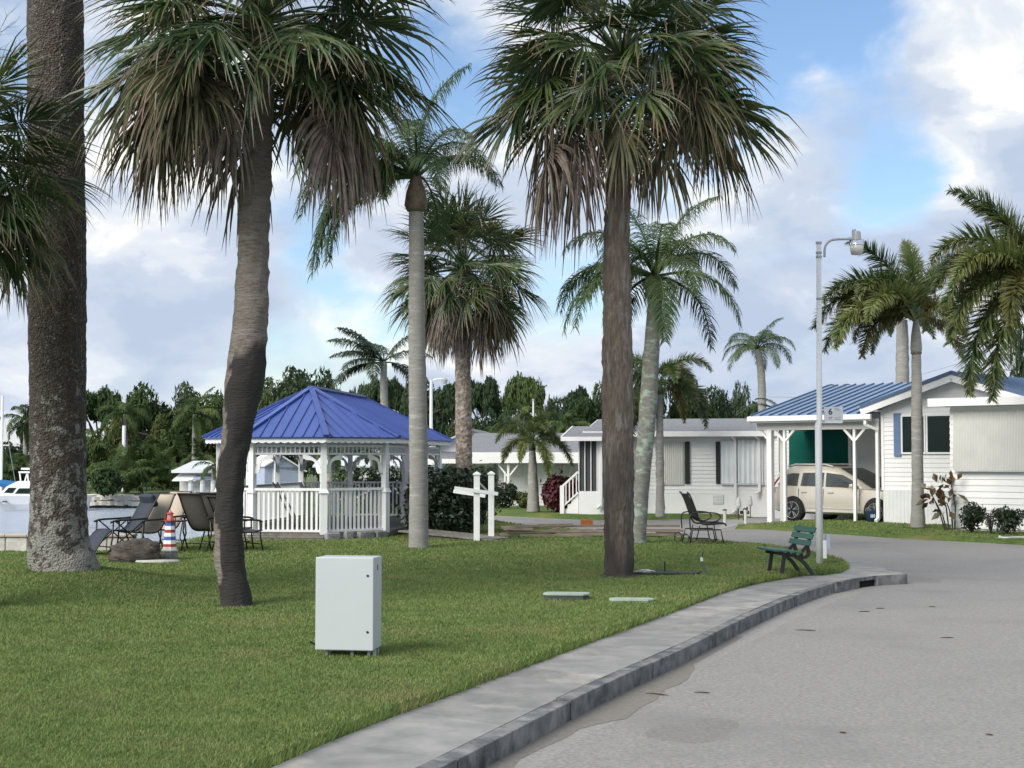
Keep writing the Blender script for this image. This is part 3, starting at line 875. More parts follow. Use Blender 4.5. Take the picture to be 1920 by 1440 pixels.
# -- palm with the kinked dark trunk
bB = G(443, 1136, 0); YB = bB.y
tp = [bB - Vector((0, 0, .1))] + col([(443, 1120), (429, 1050), (428, 950), (437, 850), (452, 760), (461, 700), (466, 640), (471, 580), (474, 500), (477, 400), (482, 300), (488, 130)], YB)
zk = P(466, 655, YB).z
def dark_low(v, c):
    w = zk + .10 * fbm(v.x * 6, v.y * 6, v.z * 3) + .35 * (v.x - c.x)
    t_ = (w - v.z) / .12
    side_ = (c.x - v.x) * 4.2 + .5 * fbm(v.x * 5, v.y * 5, v.z * 1.2)      # paler left flank: light from the left put into the bark colour
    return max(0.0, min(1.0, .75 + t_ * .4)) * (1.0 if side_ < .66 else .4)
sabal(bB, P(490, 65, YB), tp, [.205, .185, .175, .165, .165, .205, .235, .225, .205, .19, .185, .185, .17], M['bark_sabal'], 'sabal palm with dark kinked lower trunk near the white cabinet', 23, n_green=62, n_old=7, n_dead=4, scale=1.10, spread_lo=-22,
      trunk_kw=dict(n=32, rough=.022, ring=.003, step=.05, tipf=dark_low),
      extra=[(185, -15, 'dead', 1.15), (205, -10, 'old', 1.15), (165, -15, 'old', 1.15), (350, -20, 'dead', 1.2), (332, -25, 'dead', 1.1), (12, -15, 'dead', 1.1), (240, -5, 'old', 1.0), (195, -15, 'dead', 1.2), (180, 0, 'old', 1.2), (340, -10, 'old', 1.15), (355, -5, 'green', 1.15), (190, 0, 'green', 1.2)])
# -- right sabal
bD = G(1161, 1080, 0); YD = bD.y
tp = [bD - Vector((0, 0, .1))] + col([(1161, 1070), (1161, 1000), (1160, 900), (1158, 780), (1158, 700), (1157, 560), (1156, 450), (1160, 330), (1163, 220)], YD)
zk2 = P(1158, 760, YD).z
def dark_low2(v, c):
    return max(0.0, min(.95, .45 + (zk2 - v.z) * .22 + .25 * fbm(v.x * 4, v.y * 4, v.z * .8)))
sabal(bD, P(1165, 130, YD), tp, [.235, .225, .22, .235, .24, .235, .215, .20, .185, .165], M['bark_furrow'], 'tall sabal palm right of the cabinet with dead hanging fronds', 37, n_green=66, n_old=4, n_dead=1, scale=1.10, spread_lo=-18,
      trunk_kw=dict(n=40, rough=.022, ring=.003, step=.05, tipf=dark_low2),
      extra=[(185, -20, 'dead', 1.2), (200, -30, 'dead', 1.25), (215, -45, 'dead', 1.2), (175, -25, 'dead', 1.15), (195, -50, 'dead', 1.3), (0, -10, 'old', 1.25), (340, -15, 'old', 1.2), (310, -40, 'old', 1.05), (275, -60, 'dead', .9), (265, -30, 'old', 1.0), (15, -5, 'green', 1.2), (350, -5, 'green', 1.2), (255, -60, 'dead', .9), (180, -5, 'green', 1.2), (170, 5, 'green', 1.2)])
# -- sabal behind the gazebo
YE = 42.0
bE = Vector((P(870, 900, YE).x, YE, 0))
tp = [bE] + col([(871, 940), (870, 880), (869, 780), (868, 700), (868, 620), (868, 560)], YE)
sabal(bE, P(868, 515, YE), tp, [.27, .25, .24, .235, .22, .21, .19], M['bark_boot'], 'sabal palm with full round crown behind the gazebo hedge', 53, n_green=64, n_old=22, n_dead=14, scale=1.16, spread_lo=-25, hi=85, trunk_kw=dict(n=20, rough=.02, step=.08), boots=0)
# -- sabal just outside the picture on the left, its fronds reach in
bL = Vector((P(-60, 800, 17.5).x, 17.5, 0)); YL = 17.5
tp = [bL, bL + Vector((0, 0, 2.0)), P(-62, 420, YL), P(-60, 330, YL)]
sabal(bL, P(-95, 335, YL), tp, [.22, .2, .19, .17], M['bark_sabal'], 'sabal palm at the left edge with dark green fronds reaching in', 71, n_green=46, n_old=6, n_dead=0, scale=.85, spread_lo=-45, boots=0, extra=[(0, -15, 'green', 1.0), (345, -30, 'green', 1.0), (15, -35, 'green', 1.0), (330, -5, 'green', .95), (5, 12, 'green', .95)])

# -- queen palms
bC = G(785, 1027, 0); YC = bC.y
tp = [bC - Vector((0, 0, .05))] + col([(785, 1010), (785, 900), (784, 780), (781, 600), (781, 480), (780, 395)], YC)
pc = feather_palm('queen_palm', bC, tp, [.21, .195, .185, .185, .165, .155, .145], M['bark_smooth'], 'slim smooth grey queen palm standing before the gazebo', 'queen', 5, n=13, els=(85, 10), scale=1.0, shaft=(.75, .19, M['boot']),
    group='queen palms', extra=[(195, 30, 1.2), (215, 15, 1.15), (170, 30, 1.2), (205, 45, 1.25), (5, 45, .8), (198, 0, 1.25), (210, -5, 1.2), (188, 5, 1.3), (178, -5, 1.1)], trunk_kw=dict(n=24, rough=.006, ring=.003, step=.08))
bF = G(1196, 1018, 0); YF = bF.y
tp = [bF - Vector((0, 0, .05))] + col([(1196, 1005), (1201, 930), (1208, 850), (1216, 760), (1221, 660), (1226, 600), (1228, 560)], YF)
feather_palm('queen_palm', bF, tp, [.19, .175, .165, .175, .19, .17, .16, .15], M['bark_lichen'], 'leaning queen palm with lichen on its trunk behind the tall sabal', 'queen', 8, n=17, els=(85, -10), scale=1.05, shaft=(.5, .18, M['boot']),
    group='queen palms', extra=[(178, 35, 1.0), (165, 25, 1.0), (190, 15, 1.0)], trunk_kw=dict(n=24, rough=.012, step=.08))
bK = Vector((P(1430, 800, 75).x, 75, 0))
feather_palm('queen_palm', bK, [bK, P(1429, 720, 75), P(1424, 670, 75), P(1420, 655, 75)], [.25, .2, .18, .16], M['bark_smooth'], 'distant queen palm rising behind the grey roofed house', 'queen', 12, n=13, els=(80, 0), scale=.95, group='queen palms')

# -- foxtail palms
bH = G(1721, 990, -.1); YH = bH.y
tp = [bH] + col([(1721, 940), (1720, 850), (1719, 760), (1718, 665)], YH)
ph = feather_palm('foxtail_palm', bH, tp, [.21, .165, .15, .15, .125], M['bark_smooth'], 'foxtail palm standing before the blue roofed house', 'fox', 21, n=9, els=(82, 5), scale=1.2, shaft=(1.05, .13, M['bark_smooth']),
    group='foxtail palms', droop_bias=(math.pi, .8), extra=[(180, 75, 1.1), (185, 60, 1.2), (178, 45, 1.25), (200, 30, 1.2), (165, 30, 1.15), (230, 45, 1.1), (90, 85, 1.0), (30, 70, .8)], trunk_kw=dict(n=20, rough=.004, ring=.003, step=.1), n_gold=4)
m = MB(); m.lathe([(.135, 0), (.15, .02), (.15, .05), (.13, .07)], n=14); m.build('leaf_scar', M['boot'], ph, loc=P(1718, 664, YH) - bH)
YI = 34.0
bI = Vector((P(1950, 990, YI).x, YI, -.1))
feather_palm('foxtail_palm', bI, [bI, P(1955, 800, YI), P(1952, 620, YI)], [.2, .16, .13], M['bark_smooth'], 'foxtail palm at the right edge with long drooping plumes', 'fox', 33, n=10, els=(85, 0), scale=1.1, shaft=(1.2, .14, M['bark_smooth']),
    group='foxtail palms', droop_bias=(math.pi, .5), extra=[(182, 60, 1.3), (205, 45, 1.25), (170, 75, 1.3), (190, 30, 1.25), (195, 15, 1.3), (175, 45, 1.2), (188, -15, 1.4), (200, -30, 1.3)], n_gold=3)
YM = 52.0
bM = Vector((P(1000, 962, YM).x, YM, -.1))
feather_palm('foxtail_palm', bM, [bM, P(1000, 930, YM), P(999, 880, YM), P(998, 845, YM)], [.24, .19, .16, .11], M['bark_smooth'], 'short foxtail palm in the yard left of the red bush', 'fox', 41, n=11, els=(75, -5), scale=.85, shaft=(.35, .11, M['hedge_leaf']), group='foxtail palms')
YG = 47.5
bG = Vector((P(1238, 963, YG).x, YG, -.1))
feather_palm('foxtail_palm', bG, [bG, P(1238, 920, YG), P(1237, 870, YG), P(1237, 790, YG), P(1237, 740, YG)], [.16, .125, .14, .11, .1], M['bark_smooth'], 'foxtail palm close to the wall of the grey roofed house', 'fox', 47, n=10, els=(70, -25), scale=.95, shaft=(.4, .11, M['hedge_leaf']),
    group='foxtail palms', extra=[(0, -5, 1.1), (10, 20, 1.05), (180, -25, 1.0), (200, -20, 1.0)], n_gold=4)
bJ = Vector((P(1692, 900, 62).x, 62, 0))
feather_palm('royal_palm', bJ, [bJ, P(1692, 760, 62), P(1692, 640, 62), P(1691, 600, 62)], [.32, .29, .26, .22], M['bark_smooth'], 'thick pale palm trunk rising behind the blue metal roof', 'fox', 49, n=7, els=(70, 0), scale=1.0, group='tall palms behind the houses', droop_bias=(math.pi * .9, .5))
bN = Vector((P(722, 900, 62).x, 62, 0))
feather_palm('coconut_palm', bN, [bN, P(722, 800, 62), P(719, 720, 62), P(720, 680, 62)], [.22, .18, .15, .13], M['bark_smooth'], 'windswept coconut palm showing above the gazebo roof', 'wind', 61, n=11, els=(70, -5), scale=1.05, group='tall palms behind the houses', droop_bias=(math.pi, .95), extra=[(178, 40, 1.15), (184, 5, 1.1), (176, 62, 1.1)])
bQ = Vector((P(1470, 800, 66).x, 66, 0))
feather_palm('coconut_palm', bQ, [bQ, P(1470, 830, 66), P(1470, 800, 66), P(1471, 785, 66)], [.2, .18, .15, .13], M['bark_smooth'], 'low coconut palm peeking over the carport roof', 'coco', 63, n=10, els=(70, 5), scale=.8, group='tall palms behind the houses')
bR = Vector((P(1572, 800, 70).x, 70, 0))
feather_palm('coconut_palm', bR, [bR, P(1572, 790, 70), P(1572, 735, 70)], [.2, .18, .13], M['bark_smooth'], 'tip of a small palm just over the blue roof ridge', 'small', 64, n=8, els=(60, 10), scale=.4, group='tall palms behind the houses')

# bare twigs of a leafless tree at the upper left
t = thing('bare_tree', Vector((P(-90, 700, 21).x, 21, 0)), 'leafless dark tree branches at the upper left edge', 'tree')
rs = random.Random(3)
b0 = t.location.copy()
top = P(-60, 160, 21) - b0
m = MB(); m.tube([(0, 0, 0), top * .5 + Vector((-.1, 0, 0)), top], [.12, .09, .06], 8); m.build('trunk', M['twig'], t, smooth=True)
m = MB()
def twig(p, d, L, r, k):
    q = p; pts = [p]
    for i in range(4):
        d = (d + Vector((rs.uniform(-.3, .3), rs.uniform(-.3, .3), rs.uniform(-.2, .3)))).normalized()
        q = q + d * L / 4; pts.append(q)
        if k and rs.random() < .8: twig(q, (d + Vector((rs.uniform(-.8, .8), rs.uniform(-.8, .8), rs.uniform(-.5, .7)))).normalized(), L * .65, r * .6, k - 1)
    m.tube(pts, [r, r * .8, r * .6, r * .45, r * .25], 4, cap=False)
for i in range(7):
    twig(top * (.85 + .025 * i), Vector((.9, rs.uniform(-.5, .5), rs.uniform(-.1, .6))), .75, .012, 3)
m.build('branches', M['twig'], t)
# ------------------------------------------------------------------ broadleaf trees and shrubs
def leaf_cloud(name, blobs, n, size, seed, material, shell=.55, flat=0.0, ret=False):
    """blobs: (centre, radii). leaf faces spread through the volume, thicker at the surface"""
    rs = np.random.RandomState(seed)
    vol = np.array([b[1][0] * b[1][1] * b[1][2] for b in blobs]) ** .7
    idx = rs.choice(len(blobs), n, p=vol / vol.sum())
    d = rs.normal(0, 1, (n, 3)); d /= np.linalg.norm(d, axis=1)[:, None]
    r = shell + (1 - shell) * rs.uniform(0, 1, n) ** .6
    r *= 1 + .18 * rs.normal(0, 1, n) * (rs.uniform(0, 1, n) < .25)
    cs = np.array([b[0] for b in blobs], float)[idx]; rd = np.array([b[1] for b in blobs], float)[idx]
    c = cs + d * rd * r[:, None]
    nrm = d + rs.normal(0, .7, (n, 3)); nrm[:, 2] += .3; nrm /= np.linalg.norm(nrm, axis=1)[:, None]
    t = np.cross(nrm, rs.normal(0, 1, (n, 3))); t /= np.linalg.norm(t, axis=1)[:, None] + 1e-9
    b = np.cross(nrm, t)
    s = size * rs.uniform(.5, 1.3, n)[:, None]
    v = np.stack([c - t * s, c + b * s * .45, c + t * s, c - b * s * .45], 1).reshape(-1, 3)
    me = bpy.data.meshes.new(name)
    me.vertices.add(len(v)); me.loops.add(len(v)); me.polygons.add(n)
    me.vertices.foreach_set('co', v.ravel())
    me.loops.foreach_set('vertex_index', np.arange(len(v), dtype=np.int32))
    me.polygons.foreach_set('loop_start', np.arange(0, len(v), 4, dtype=np.int32))
    me.polygons.foreach_set('loop_total', np.full(n, 4, np.int32))
    me.materials.append(material)
    me.update()
    return me
def crown_blobs(seed, kind):
    rs = random.Random(seed)
    out = []
    if kind == 'round':
        for i in range(16):
            a, z = rs.uniform(0, 6.28), rs.uniform(.25, 1.0)
            r = .75 * math.sqrt(max(.1, 1 - (z - .5) ** 2 * 2.2)) * rs.uniform(.3, 1)
            q = rs.uniform(.22, .40); out.append(((math.cos(a) * r, math.sin(a) * r, z), (q, q, q * .8)))
    elif kind == 'umbrella':
        for i in range(15):
            a = rs.uniform(0, 6.28); r = rs.uniform(.1, .95)
            z = .82 + .16 * (1 - r * r) + rs.uniform(-.12, .05)
            q = rs.uniform(.16, .30); out.append(((math.cos(a) * r, math.sin(a) * r, z), (q, q, q * .55)))
    elif kind == 'tall':
        for i in range(18):
            a, z = rs.uniform(0, 6.28), rs.uniform(.1, 1.0)
            r = .42 * (1.1 - z * .6) * rs.uniform(.2, 1)
            q = rs.uniform(.18, .30); out.append(((math.cos(a) * r, math.sin(a) * r, z), (q, q, q)))
    return out
CROWN = {}
for k, (kind, mt) in enumerate([('round', 'tree_leaf'), ('round', 'tree_leaf_dark'), ('umbrella', 'tree_leaf_dark'), ('tall', 'tree_leaf_olive'), ('round', 'tree_leaf_olive'), ('tall', 'tree_leaf_dark'), ('umbrella', 'tree_leaf')]):
    CROWN[k] = leaf_cloud('crown', crown_blobs(40 + k, kind), 5200, .055, k, M[mt])
def limb_mesh(seed, kind):
    rs = random.Random(seed)
    m = MB()
    m.tube([(0, 0, 0), (.03, .02, .3), (0, .02, .62)], [.055, .045, .035], 7)
    for i in range(7):
        a = i * 2.4; r = rs.uniform(.35, .8)
        m.tube([(0, .02, .35 + .04 * i), (math.cos(a) * r * .5, math.sin(a) * r * .5, .58 + .04 * i), (math.cos(a) * r, math.sin(a) * r, .85)], [.028, .018, .006], 5, cap=False)
    return m.mesh('trunk', True)
LIMB = [limb_mesh(7, ''), limb_mesh(8, '')]
for l in LIMB: l.materials.append(M['twig'])
def tree(px, ytop, Y, width_px, var, label, z0=-.2, name='tree', group='trees across the water'):
    top = P(px, ytop, Y)
    h = top.z - z0
    w = width_px * Y / F / 2
    t = thing(name, (top.x, Y, z0), label, 'tree', group=group)
    rz = (px * 1.7) % 6.28
    for nm, me in (('trunk', LIMB[var % 2]), ('crown', CROWN[var])):
        o = link(nm, me, None, t, rz=rz)
        o.scale = (w, w, h / 1.02)
    return t

lab = ['rounded mid green tree', 'rounded dark green tree', 'dark umbrella shaped tree', 'tall olive green tree', 'rounded olive tree', 'tall dark slender tree', 'open umbrella tree']
bank_trees = [  # px, top y, depth, width px, variant, place
 (15, 840, 96, 120, 1, 'behind the sailboat mast'), (62, 785, 100, 80, 6, 'partly hidden by the massive trunk'), (185, 745, 104, 130, 6, 'just right of the massive trunk'),
 (262, 745, 108, 150, 0, 'behind the white pole across the water'), (215, 800, 95, 110, 4, 'low in front beside the massive trunk'),
 (300, 790, 100, 120, 3, 'left of the coconut palms across the water'), (350, 745, 108, 110, 1, 'behind the coconut palms across the water'), (345, 800, 97, 120, 0, 'above the far white cottage'),
 (400, 760, 104, 110, 4, 'left of the kinked trunk'), (150, 830, 98, 130, 1, 'at the waterline behind the massive trunk'), (110, 790, 102, 100, 0, 'hidden mostly by the massive trunk'),
 (440, 770, 104, 120, 1, 'behind the kinked trunk'), (540, 722, 100, 190, 1, 'rising behind the blue gazebo roof'), (500, 752, 92, 110, 0, 'left of the gazebo roof peak'), (600, 722, 104, 130, 1, 'behind the gazebo roof peak')]
for a in bank_trees: tree(*a[:5], label=f'{lab[a[4]]} {a[5]}')
mid_trees = [
 (695, 722, 100, 100, 2, 'left of the grey queen palm'), (745, 722, 106, 90, 2, 'behind the grey queen palm'), (800, 740, 98, 120, 1, 'behind the distant street light'), (850, 722, 108, 110, 2, 'left behind the round crowned sabal'),
 (905, 722, 104, 110, 2, 'right behind the round crowned sabal'), (920, 790, 90, 120, 1, 'low behind the far grey roof'), (985, 722, 112, 110, 6, 'in the middle of the skyline'), (1000, 790, 92, 130, 0, 'behind the short foxtail palm'),
 (1075, 738, 106, 90, 2, 'left of the tall sabal trunk'), (1095, 765, 94, 120, 0, 'behind the screened porch'), (1045, 770, 98, 110, 1, 'between the skyline umbrella trees'), (1130, 745, 100, 100, 1, 'behind the tall sabal trunk'),
 (1210, 700, 96, 100, 1, 'right of the tall sabal trunk'), (1290, 730, 98, 130, 0, 'behind the grey house roof'), (1340, 752, 100, 120, 1, 'at the right end of the grey house roof'), (1400, 765, 110, 100, 2, 'left of the distant queen palm'),
 (1385, 742, 120, 50, 1, 'small near the distant queen palm'), (870, 800, 84, 100, 4, 'low behind the gable of the far house'), (1460, 780, 110, 100, 4, 'low at the carport roof end'), (1930, 620, 80, 90, 1, 'at the right edge beside the utility pole'), (650, 800, 92, 140, 1, 'behind the gazebo right side'), (760, 810, 88, 130, 0, 'behind the gazebo eave')]
for a in mid_trees: tree(*a[:5], label=f'{lab[a[4]]} {a[5]}', group='trees behind the houses')

# palms among the trees across the water
for px, y, Y, sc, n, lb in [(235, 765, 92, 1.15, 14, 'palm with pale straight trunk above the dark palm thicket'), (365, 765, 92, 1.2, 12, 'feathery palm across the water left of the kinked trunk'), (410, 755, 96, 1.35, 12, 'tall coconut palm behind the kinked trunk'), (48, 775, 96, 1.2, 12, 'palm left of the massive trunk across the water'), (402, 862, 80.2, .7, 11, 'small palm before the far white cottage')]:
    b = Vector((P(px, 900, Y).x, Y, -.2))
    feather_palm('bank_palm', b, [b, P(px, (y + 930) / 2, Y), P(px, y + 12, Y)], [.2, .17, .13], M['bark_smooth'], lb, 'small', int(px), n=n, els=(75, -35), scale=sc, group='palms across the water')
for px, y, Y, sc, lb in [(585 + 400, 770, 88, 1.1, 'bushy green palm behind the short foxtail palm'), (1065, 790, 86, 1.0, 'green palm left of the screened porch roof'), (905, 830, 74, .8, 'yellow green palm right of the gazebo roof end'), (945, 815, 80, .9, 'drooping palm above the far grey roof'), (700, 840, 66, .8, 'palm seen through the gazebo'), (620, 835, 66, .8, 'second palm seen through the gazebo nearer its post')]:
    b = Vector((P(px, 900, Y).x, Y, -.2))
    feather_palm('yard_palm', b, [b, P(px, (y + 920) / 2, Y), P(px, y + 10, Y)], [.2, .15, .12], M['bark_smooth'], lb, 'small', int(px), n=12, els=(75, -25), scale=sc, group='palms behind the houses')
# fountain palm thickets on the far bank
for k, (px, y, Y, n, sc, lb) in enumerate([(278, 905, 86, 46, 1.15, 'dark drooping palm thicket at the far waterline'), (235, 900, 83, 26, 1.0, 'pale green palm thicket left of the dark thicket'), (360, 880, 90, 24, 1.1, 'palm thicket behind the far white cottage'), (205, 850, 92, 20, 1.2, 'palm clump behind the pale thicket'), (30, 890, 90, 30, 1.2, 'bushy palm clump behind the moored yacht')]):
    b = Vector((P(px, 900, Y).x, Y, -.2))
    t = thing('palm_thicket', b, lb, 'palm', group='palm thickets on the far bank')
    rs = random.Random(k)
    for i in range(n):
        put(feather('small', rs.choice([75, 60, 60, 45, 30]), rs.randrange(2)), t, (rs.uniform(-1.6, 1.6), rs.uniform(-.8, .8), rs.uniform(0, (930 - y) / 26)), rs.uniform(0, 6.28), sc * rs.uniform(.8, 1.3))
# small round shrub at the far waterline
def shrub(name, px, py, z, w_px, h_px, material, label, n=1500, size=.05, seed=1, blobs=None, group=None, stems=True, shell=.7, cat='shrub'):
    g = G(px, py, z)
    w = w_px * g.y / F / 2; h = h_px * g.y / F
    t = thing(name, g, label, cat, group=group)
    rs = random.Random(seed)
    if blobs is None:
        blobs = [((0, 0, h * .5), (w * .9, w * .9, h * .5))] + [((rs.uniform(-.6, .6) * w, rs.uniform(-.6, .6) * w, h * rs.uniform(.35, .8)), (w * .45, w * .45, h * .25)) for _ in range(7)]
    o = link('foliage', leaf_cloud('foliage', blobs, n, size, seed, material, shell), None, t)
    if stems:
        m = MB()
        for i in range(5):
            a = i * 1.3
            m.tube([(0, 0, 0), (math.cos(a) * w * .3, math.sin(a) * w * .3, h * .4), (math.cos(a) * w * .6, math.sin(a) * w * .6, h * .8)], [.02, .014, .005], 5)
        m.build('stems', M['twig'], t)
    return t
shrub('bank_shrub', 200, 929, -.2, 60, 50, M['tree_leaf'], 'leafy shrub hanging over the far waterline', n=1800, size=.16, seed=3)
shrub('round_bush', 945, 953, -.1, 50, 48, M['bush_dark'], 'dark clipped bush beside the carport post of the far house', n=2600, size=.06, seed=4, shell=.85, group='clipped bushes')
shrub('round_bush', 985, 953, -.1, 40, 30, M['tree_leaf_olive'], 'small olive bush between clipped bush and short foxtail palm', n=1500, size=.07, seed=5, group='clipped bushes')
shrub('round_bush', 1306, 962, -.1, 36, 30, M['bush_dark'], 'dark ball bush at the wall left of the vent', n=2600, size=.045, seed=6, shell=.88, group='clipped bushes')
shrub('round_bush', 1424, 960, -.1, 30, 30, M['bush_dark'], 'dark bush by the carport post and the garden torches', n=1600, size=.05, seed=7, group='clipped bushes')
shrub('red_bush', 1049, 960, -.1, 74, 70, M['red_leaf'], 'big dark red leafy bush left of the porch stairs', n=4200, size=.10, seed=8)
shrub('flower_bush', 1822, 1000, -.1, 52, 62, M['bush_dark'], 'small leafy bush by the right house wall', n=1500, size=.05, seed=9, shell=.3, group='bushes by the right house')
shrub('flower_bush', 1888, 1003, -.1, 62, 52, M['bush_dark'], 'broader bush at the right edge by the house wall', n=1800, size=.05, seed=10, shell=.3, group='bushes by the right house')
shrub('dry_bush', 1858, 1002, -.1, 26, 50, M['twig'], 'thin dry greyish bush between the two wall bushes', n=350, size=.03, seed=12, shell=.2)
# croton with a few big leaves
g = G(1768, 994, -.1)
t = thing('croton', g, 'croton with large green and red leaves beside the foxtail palm', 'shrub')
rs = random.Random(6)
for i, (dx, h) in enumerate([(0, .75), (.12, 1.15), (-.1, .95), (.3, .7), (.42, 1.2)]):
    m = MB(); m.tube([(dx * .5 + .1, 0, 0), (dx * .8, 0, h * .5), (dx - .18, 0, h)], [.022, .018, .012], 6); m.build('stem', M['twig'], t)
    for j in range(14):
        c = Vector((dx - .18 + rs.uniform(-.16, .16), rs.uniform(-.16, .16), h + rs.uniform(-.25, .15)))
        d = (c - Vector((dx - .18, 0, h - .1))).normalized() + Vector((0, 0, .3)); d.normalize()
        ac = d.cross(Vector((rs.uniform(-1, 1), rs.uniform(-1, 1), .6))).normalized()
        L = rs.uniform(.20, .34)
        m = MB(); m.add([c, c + d * L * .5 + ac * L * .28, c + d * L + Vector((0, 0, -.04)), c + d * L * .5 - ac * L * .28, c + d * L * .5 - Vector((0, 0, .02))], [(0, 4, 1), (1, 4, 2), (2, 4, 3), (3, 4, 0)])
        m.build('leaf', M['croton_leaf'], t)
# hedges by the gazebo
g = G(838, 1003, 0)
def hedge(name, pts, w, h, n, size, label, material, seed, base=0.0):
    t = thing(name, (pts[0][0], pts[0][1], 0), label, 'hedge')
    rs = random.Random(seed); bl = []
    L = 0
    for a, b in zip(pts, pts[1:]):
        a, b = Vector((*a, 0)), Vector((*b, 0))
        k = max(2, int((b - a).length / (w * .45)))
        for i in range(k):
            c = a.lerp(b, i / k) - t.location
            for z in (.3, .62, .86):
                q = w * .5 * rs.uniform(.75, 1.05)
                bl.append(((c.x + rs.uniform(-.12, .12), c.y + rs.uniform(-.12, .12), base + h * z), (q, q, h * .26)))
    link('foliage', leaf_cloud('foliage', bl, n, size, seed, material, .6), None, t)
    m = MB()
    for c, r in bl[::6]: m.tube([(c[0], c[1], 0), (c[0] + .05, c[1], h * .5)], [.025, .015], 5)
    m.build('stems', M['twig'], t)
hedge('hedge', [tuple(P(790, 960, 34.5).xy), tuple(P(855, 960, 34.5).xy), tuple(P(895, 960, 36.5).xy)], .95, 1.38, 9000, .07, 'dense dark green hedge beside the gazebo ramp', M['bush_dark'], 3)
hedge('hedge', [tuple(P(640, 960, 43).xy), tuple(P(760, 960, 43).xy), tuple(P(935, 960, 43).xy)], .8, 1.42, 9000, .07, 'light topped green hedge running behind the gazebo', M['hedge_leaf'], 5)
# big leaved sapling by the smooth trunk
g = G(772, 1012, 0)
t = thing('sapling', g, 'large leaved young plant between gazebo and grey palm trunk', 'plant')
rs = random.Random(8)
for i in range(3):
    m = MB(); m.tube([(i * .05, 0, 0), (-.08 + .08 * i, 0, .6), (-.12 + .1 * i, 0, 1.1 + .1 * i)], [.02, .015, .008], 6); m.build('stem', M['twig'], t)
for i in range(46):
    c = Vector((rs.uniform(-.30, .05), rs.uniform(-.2, .2), rs.uniform(.25, 1.3)))
    d = Vector((rs.uniform(-1, .5), rs.uniform(-1, 1), rs.uniform(-.8, .3))).normalized(); L = rs.uniform(.12, .2)
    ac = d.cross(Vector((0, 0, 1))).normalized()
    m = MB(); m.add([c, c + d * L * .5 + ac * L * .3, c + d * L - Vector((0, 0, .04)), c + d * L * .5 - ac * L * .3, c + d * L * .5 - Vector((0, 0, .015))], [(0, 4, 1), (1, 4, 2), (2, 4, 3), (3, 4, 0)])
    m.build('leaf', M['bush_dark'], t)
# ------------------------------------------------------------------ gazebo
GO = Vector(((583 - CX) / F * 34.6, 34.6, 0))
gz = thing('gazebo', GO, 'white elongated octagonal gazebo with blue metal roof and picket railing', 'gazebo')
PHI = R(-7); GL = 5.5
gback = Vector((-math.sin(PHI), math.cos(PHI), 0))
def ring(r):
    out = []
    for i, a in enumerate((-67.5, -22.5, 22.5, 67.5, 112.5, 157.5, 202.5, 247.5)):
        t = R(a) + PHI
        out.append(Vector((math.sin(t) * r, -math.cos(t) * r, 0)) + (gback * GL if i >= 4 else Vector((0, 0, 0))))
    return out
posts = ring(2.1); eave = ring(2.42); fl = ring(2.18); inner = ring(2.02)
FZ = .14
m = MB(); m.prism([p.xy for p in fl], FZ - .06, FZ); m.build('deck', M['deck_wood'], gz)
# skirting boards on stone footing
for i in range(8):
    a, b = fl[i], fl[(i + 1) % 8]
    n = (a + b) / 2 - (gback * GL / 2); n.z = 0
    d = (b - a).normalized(); nn = Vector((d.y, -d.x, 0))
    for k, (z0, z1) in enumerate([(-.03, .035), (.042, .077)]):
        m = MB(); m.bar(a + nn * .012 * k + Vector((0, 0, (z0 + z1) / 2)), b + nn * .012 * k + Vector((0, 0, (z0 + z1) / 2)), .03, z1 - z0)
        m.build('skirt_board', M['deck_wood'] if i != 2 else M['stone'], gz)
for k, (u, w) in enumerate([(.1, .34), (.35, .2), (.62, .42), (.85, .3)]):      # footing stones on the front right side
    a, b = fl[2], fl[3]
    c = a.lerp(b, u); d = (b - a).normalized(); nn = Vector((d.y, -d.x, 0))
    m = MB(); m.box(c + nn * .08 + Vector((0, 0, .06)), (w, .14, .2 + .05 * (k == 1)), math.atan2(d.y, d.x) + .1 * (k - 1.5)); o = m.build('footing_stone', M['stone'], gz)
    md = o.modifiers.new('bevel', 'BEVEL'); md.width = .025
all_posts = []
for i in range(8):
    a, b = posts[i], posts[(i + 1) % 8]
    all_posts.append(a)
    if i in (3, 7):
        for u in (1 / 3, 2 / 3): all_posts.append(a.lerp(b, u))
pm = MB(); pm.box2((-.062, -.062, FZ), (.062, .062, 2.14)); pme = pm.mesh('post')
sm = MB(); sm.prism([(.085 * math.cos(R(45 + 90 * k)) * 1.30, .085 * math.sin(R(45 + 90 * k)) * 1.30) for k in range(4)], FZ - .03, 1.02)
sm.add([Vector((x * .11 if 1 else 0, y * .11, 1.02)) for x, y in ((-1, -1), (1, -1), (1, 1), (-1, 1))] + [Vector((x * .064, y * .064, 1.12)) for x, y in ((-1, -1), (1, -1), (1, 1), (-1, 1))], [(0, 1, 5, 4), (1, 2, 6, 5), (2, 3, 7, 6), (3, 0, 4, 7)])
sme = sm.mesh('post_sleeve')
for p in all_posts:
    rz = math.atan2(p.y, p.x)
    po = link('post', pme, M['white_wood'], gz, p, rz)
    link('post_sleeve', sme, M['white_wood'], po)
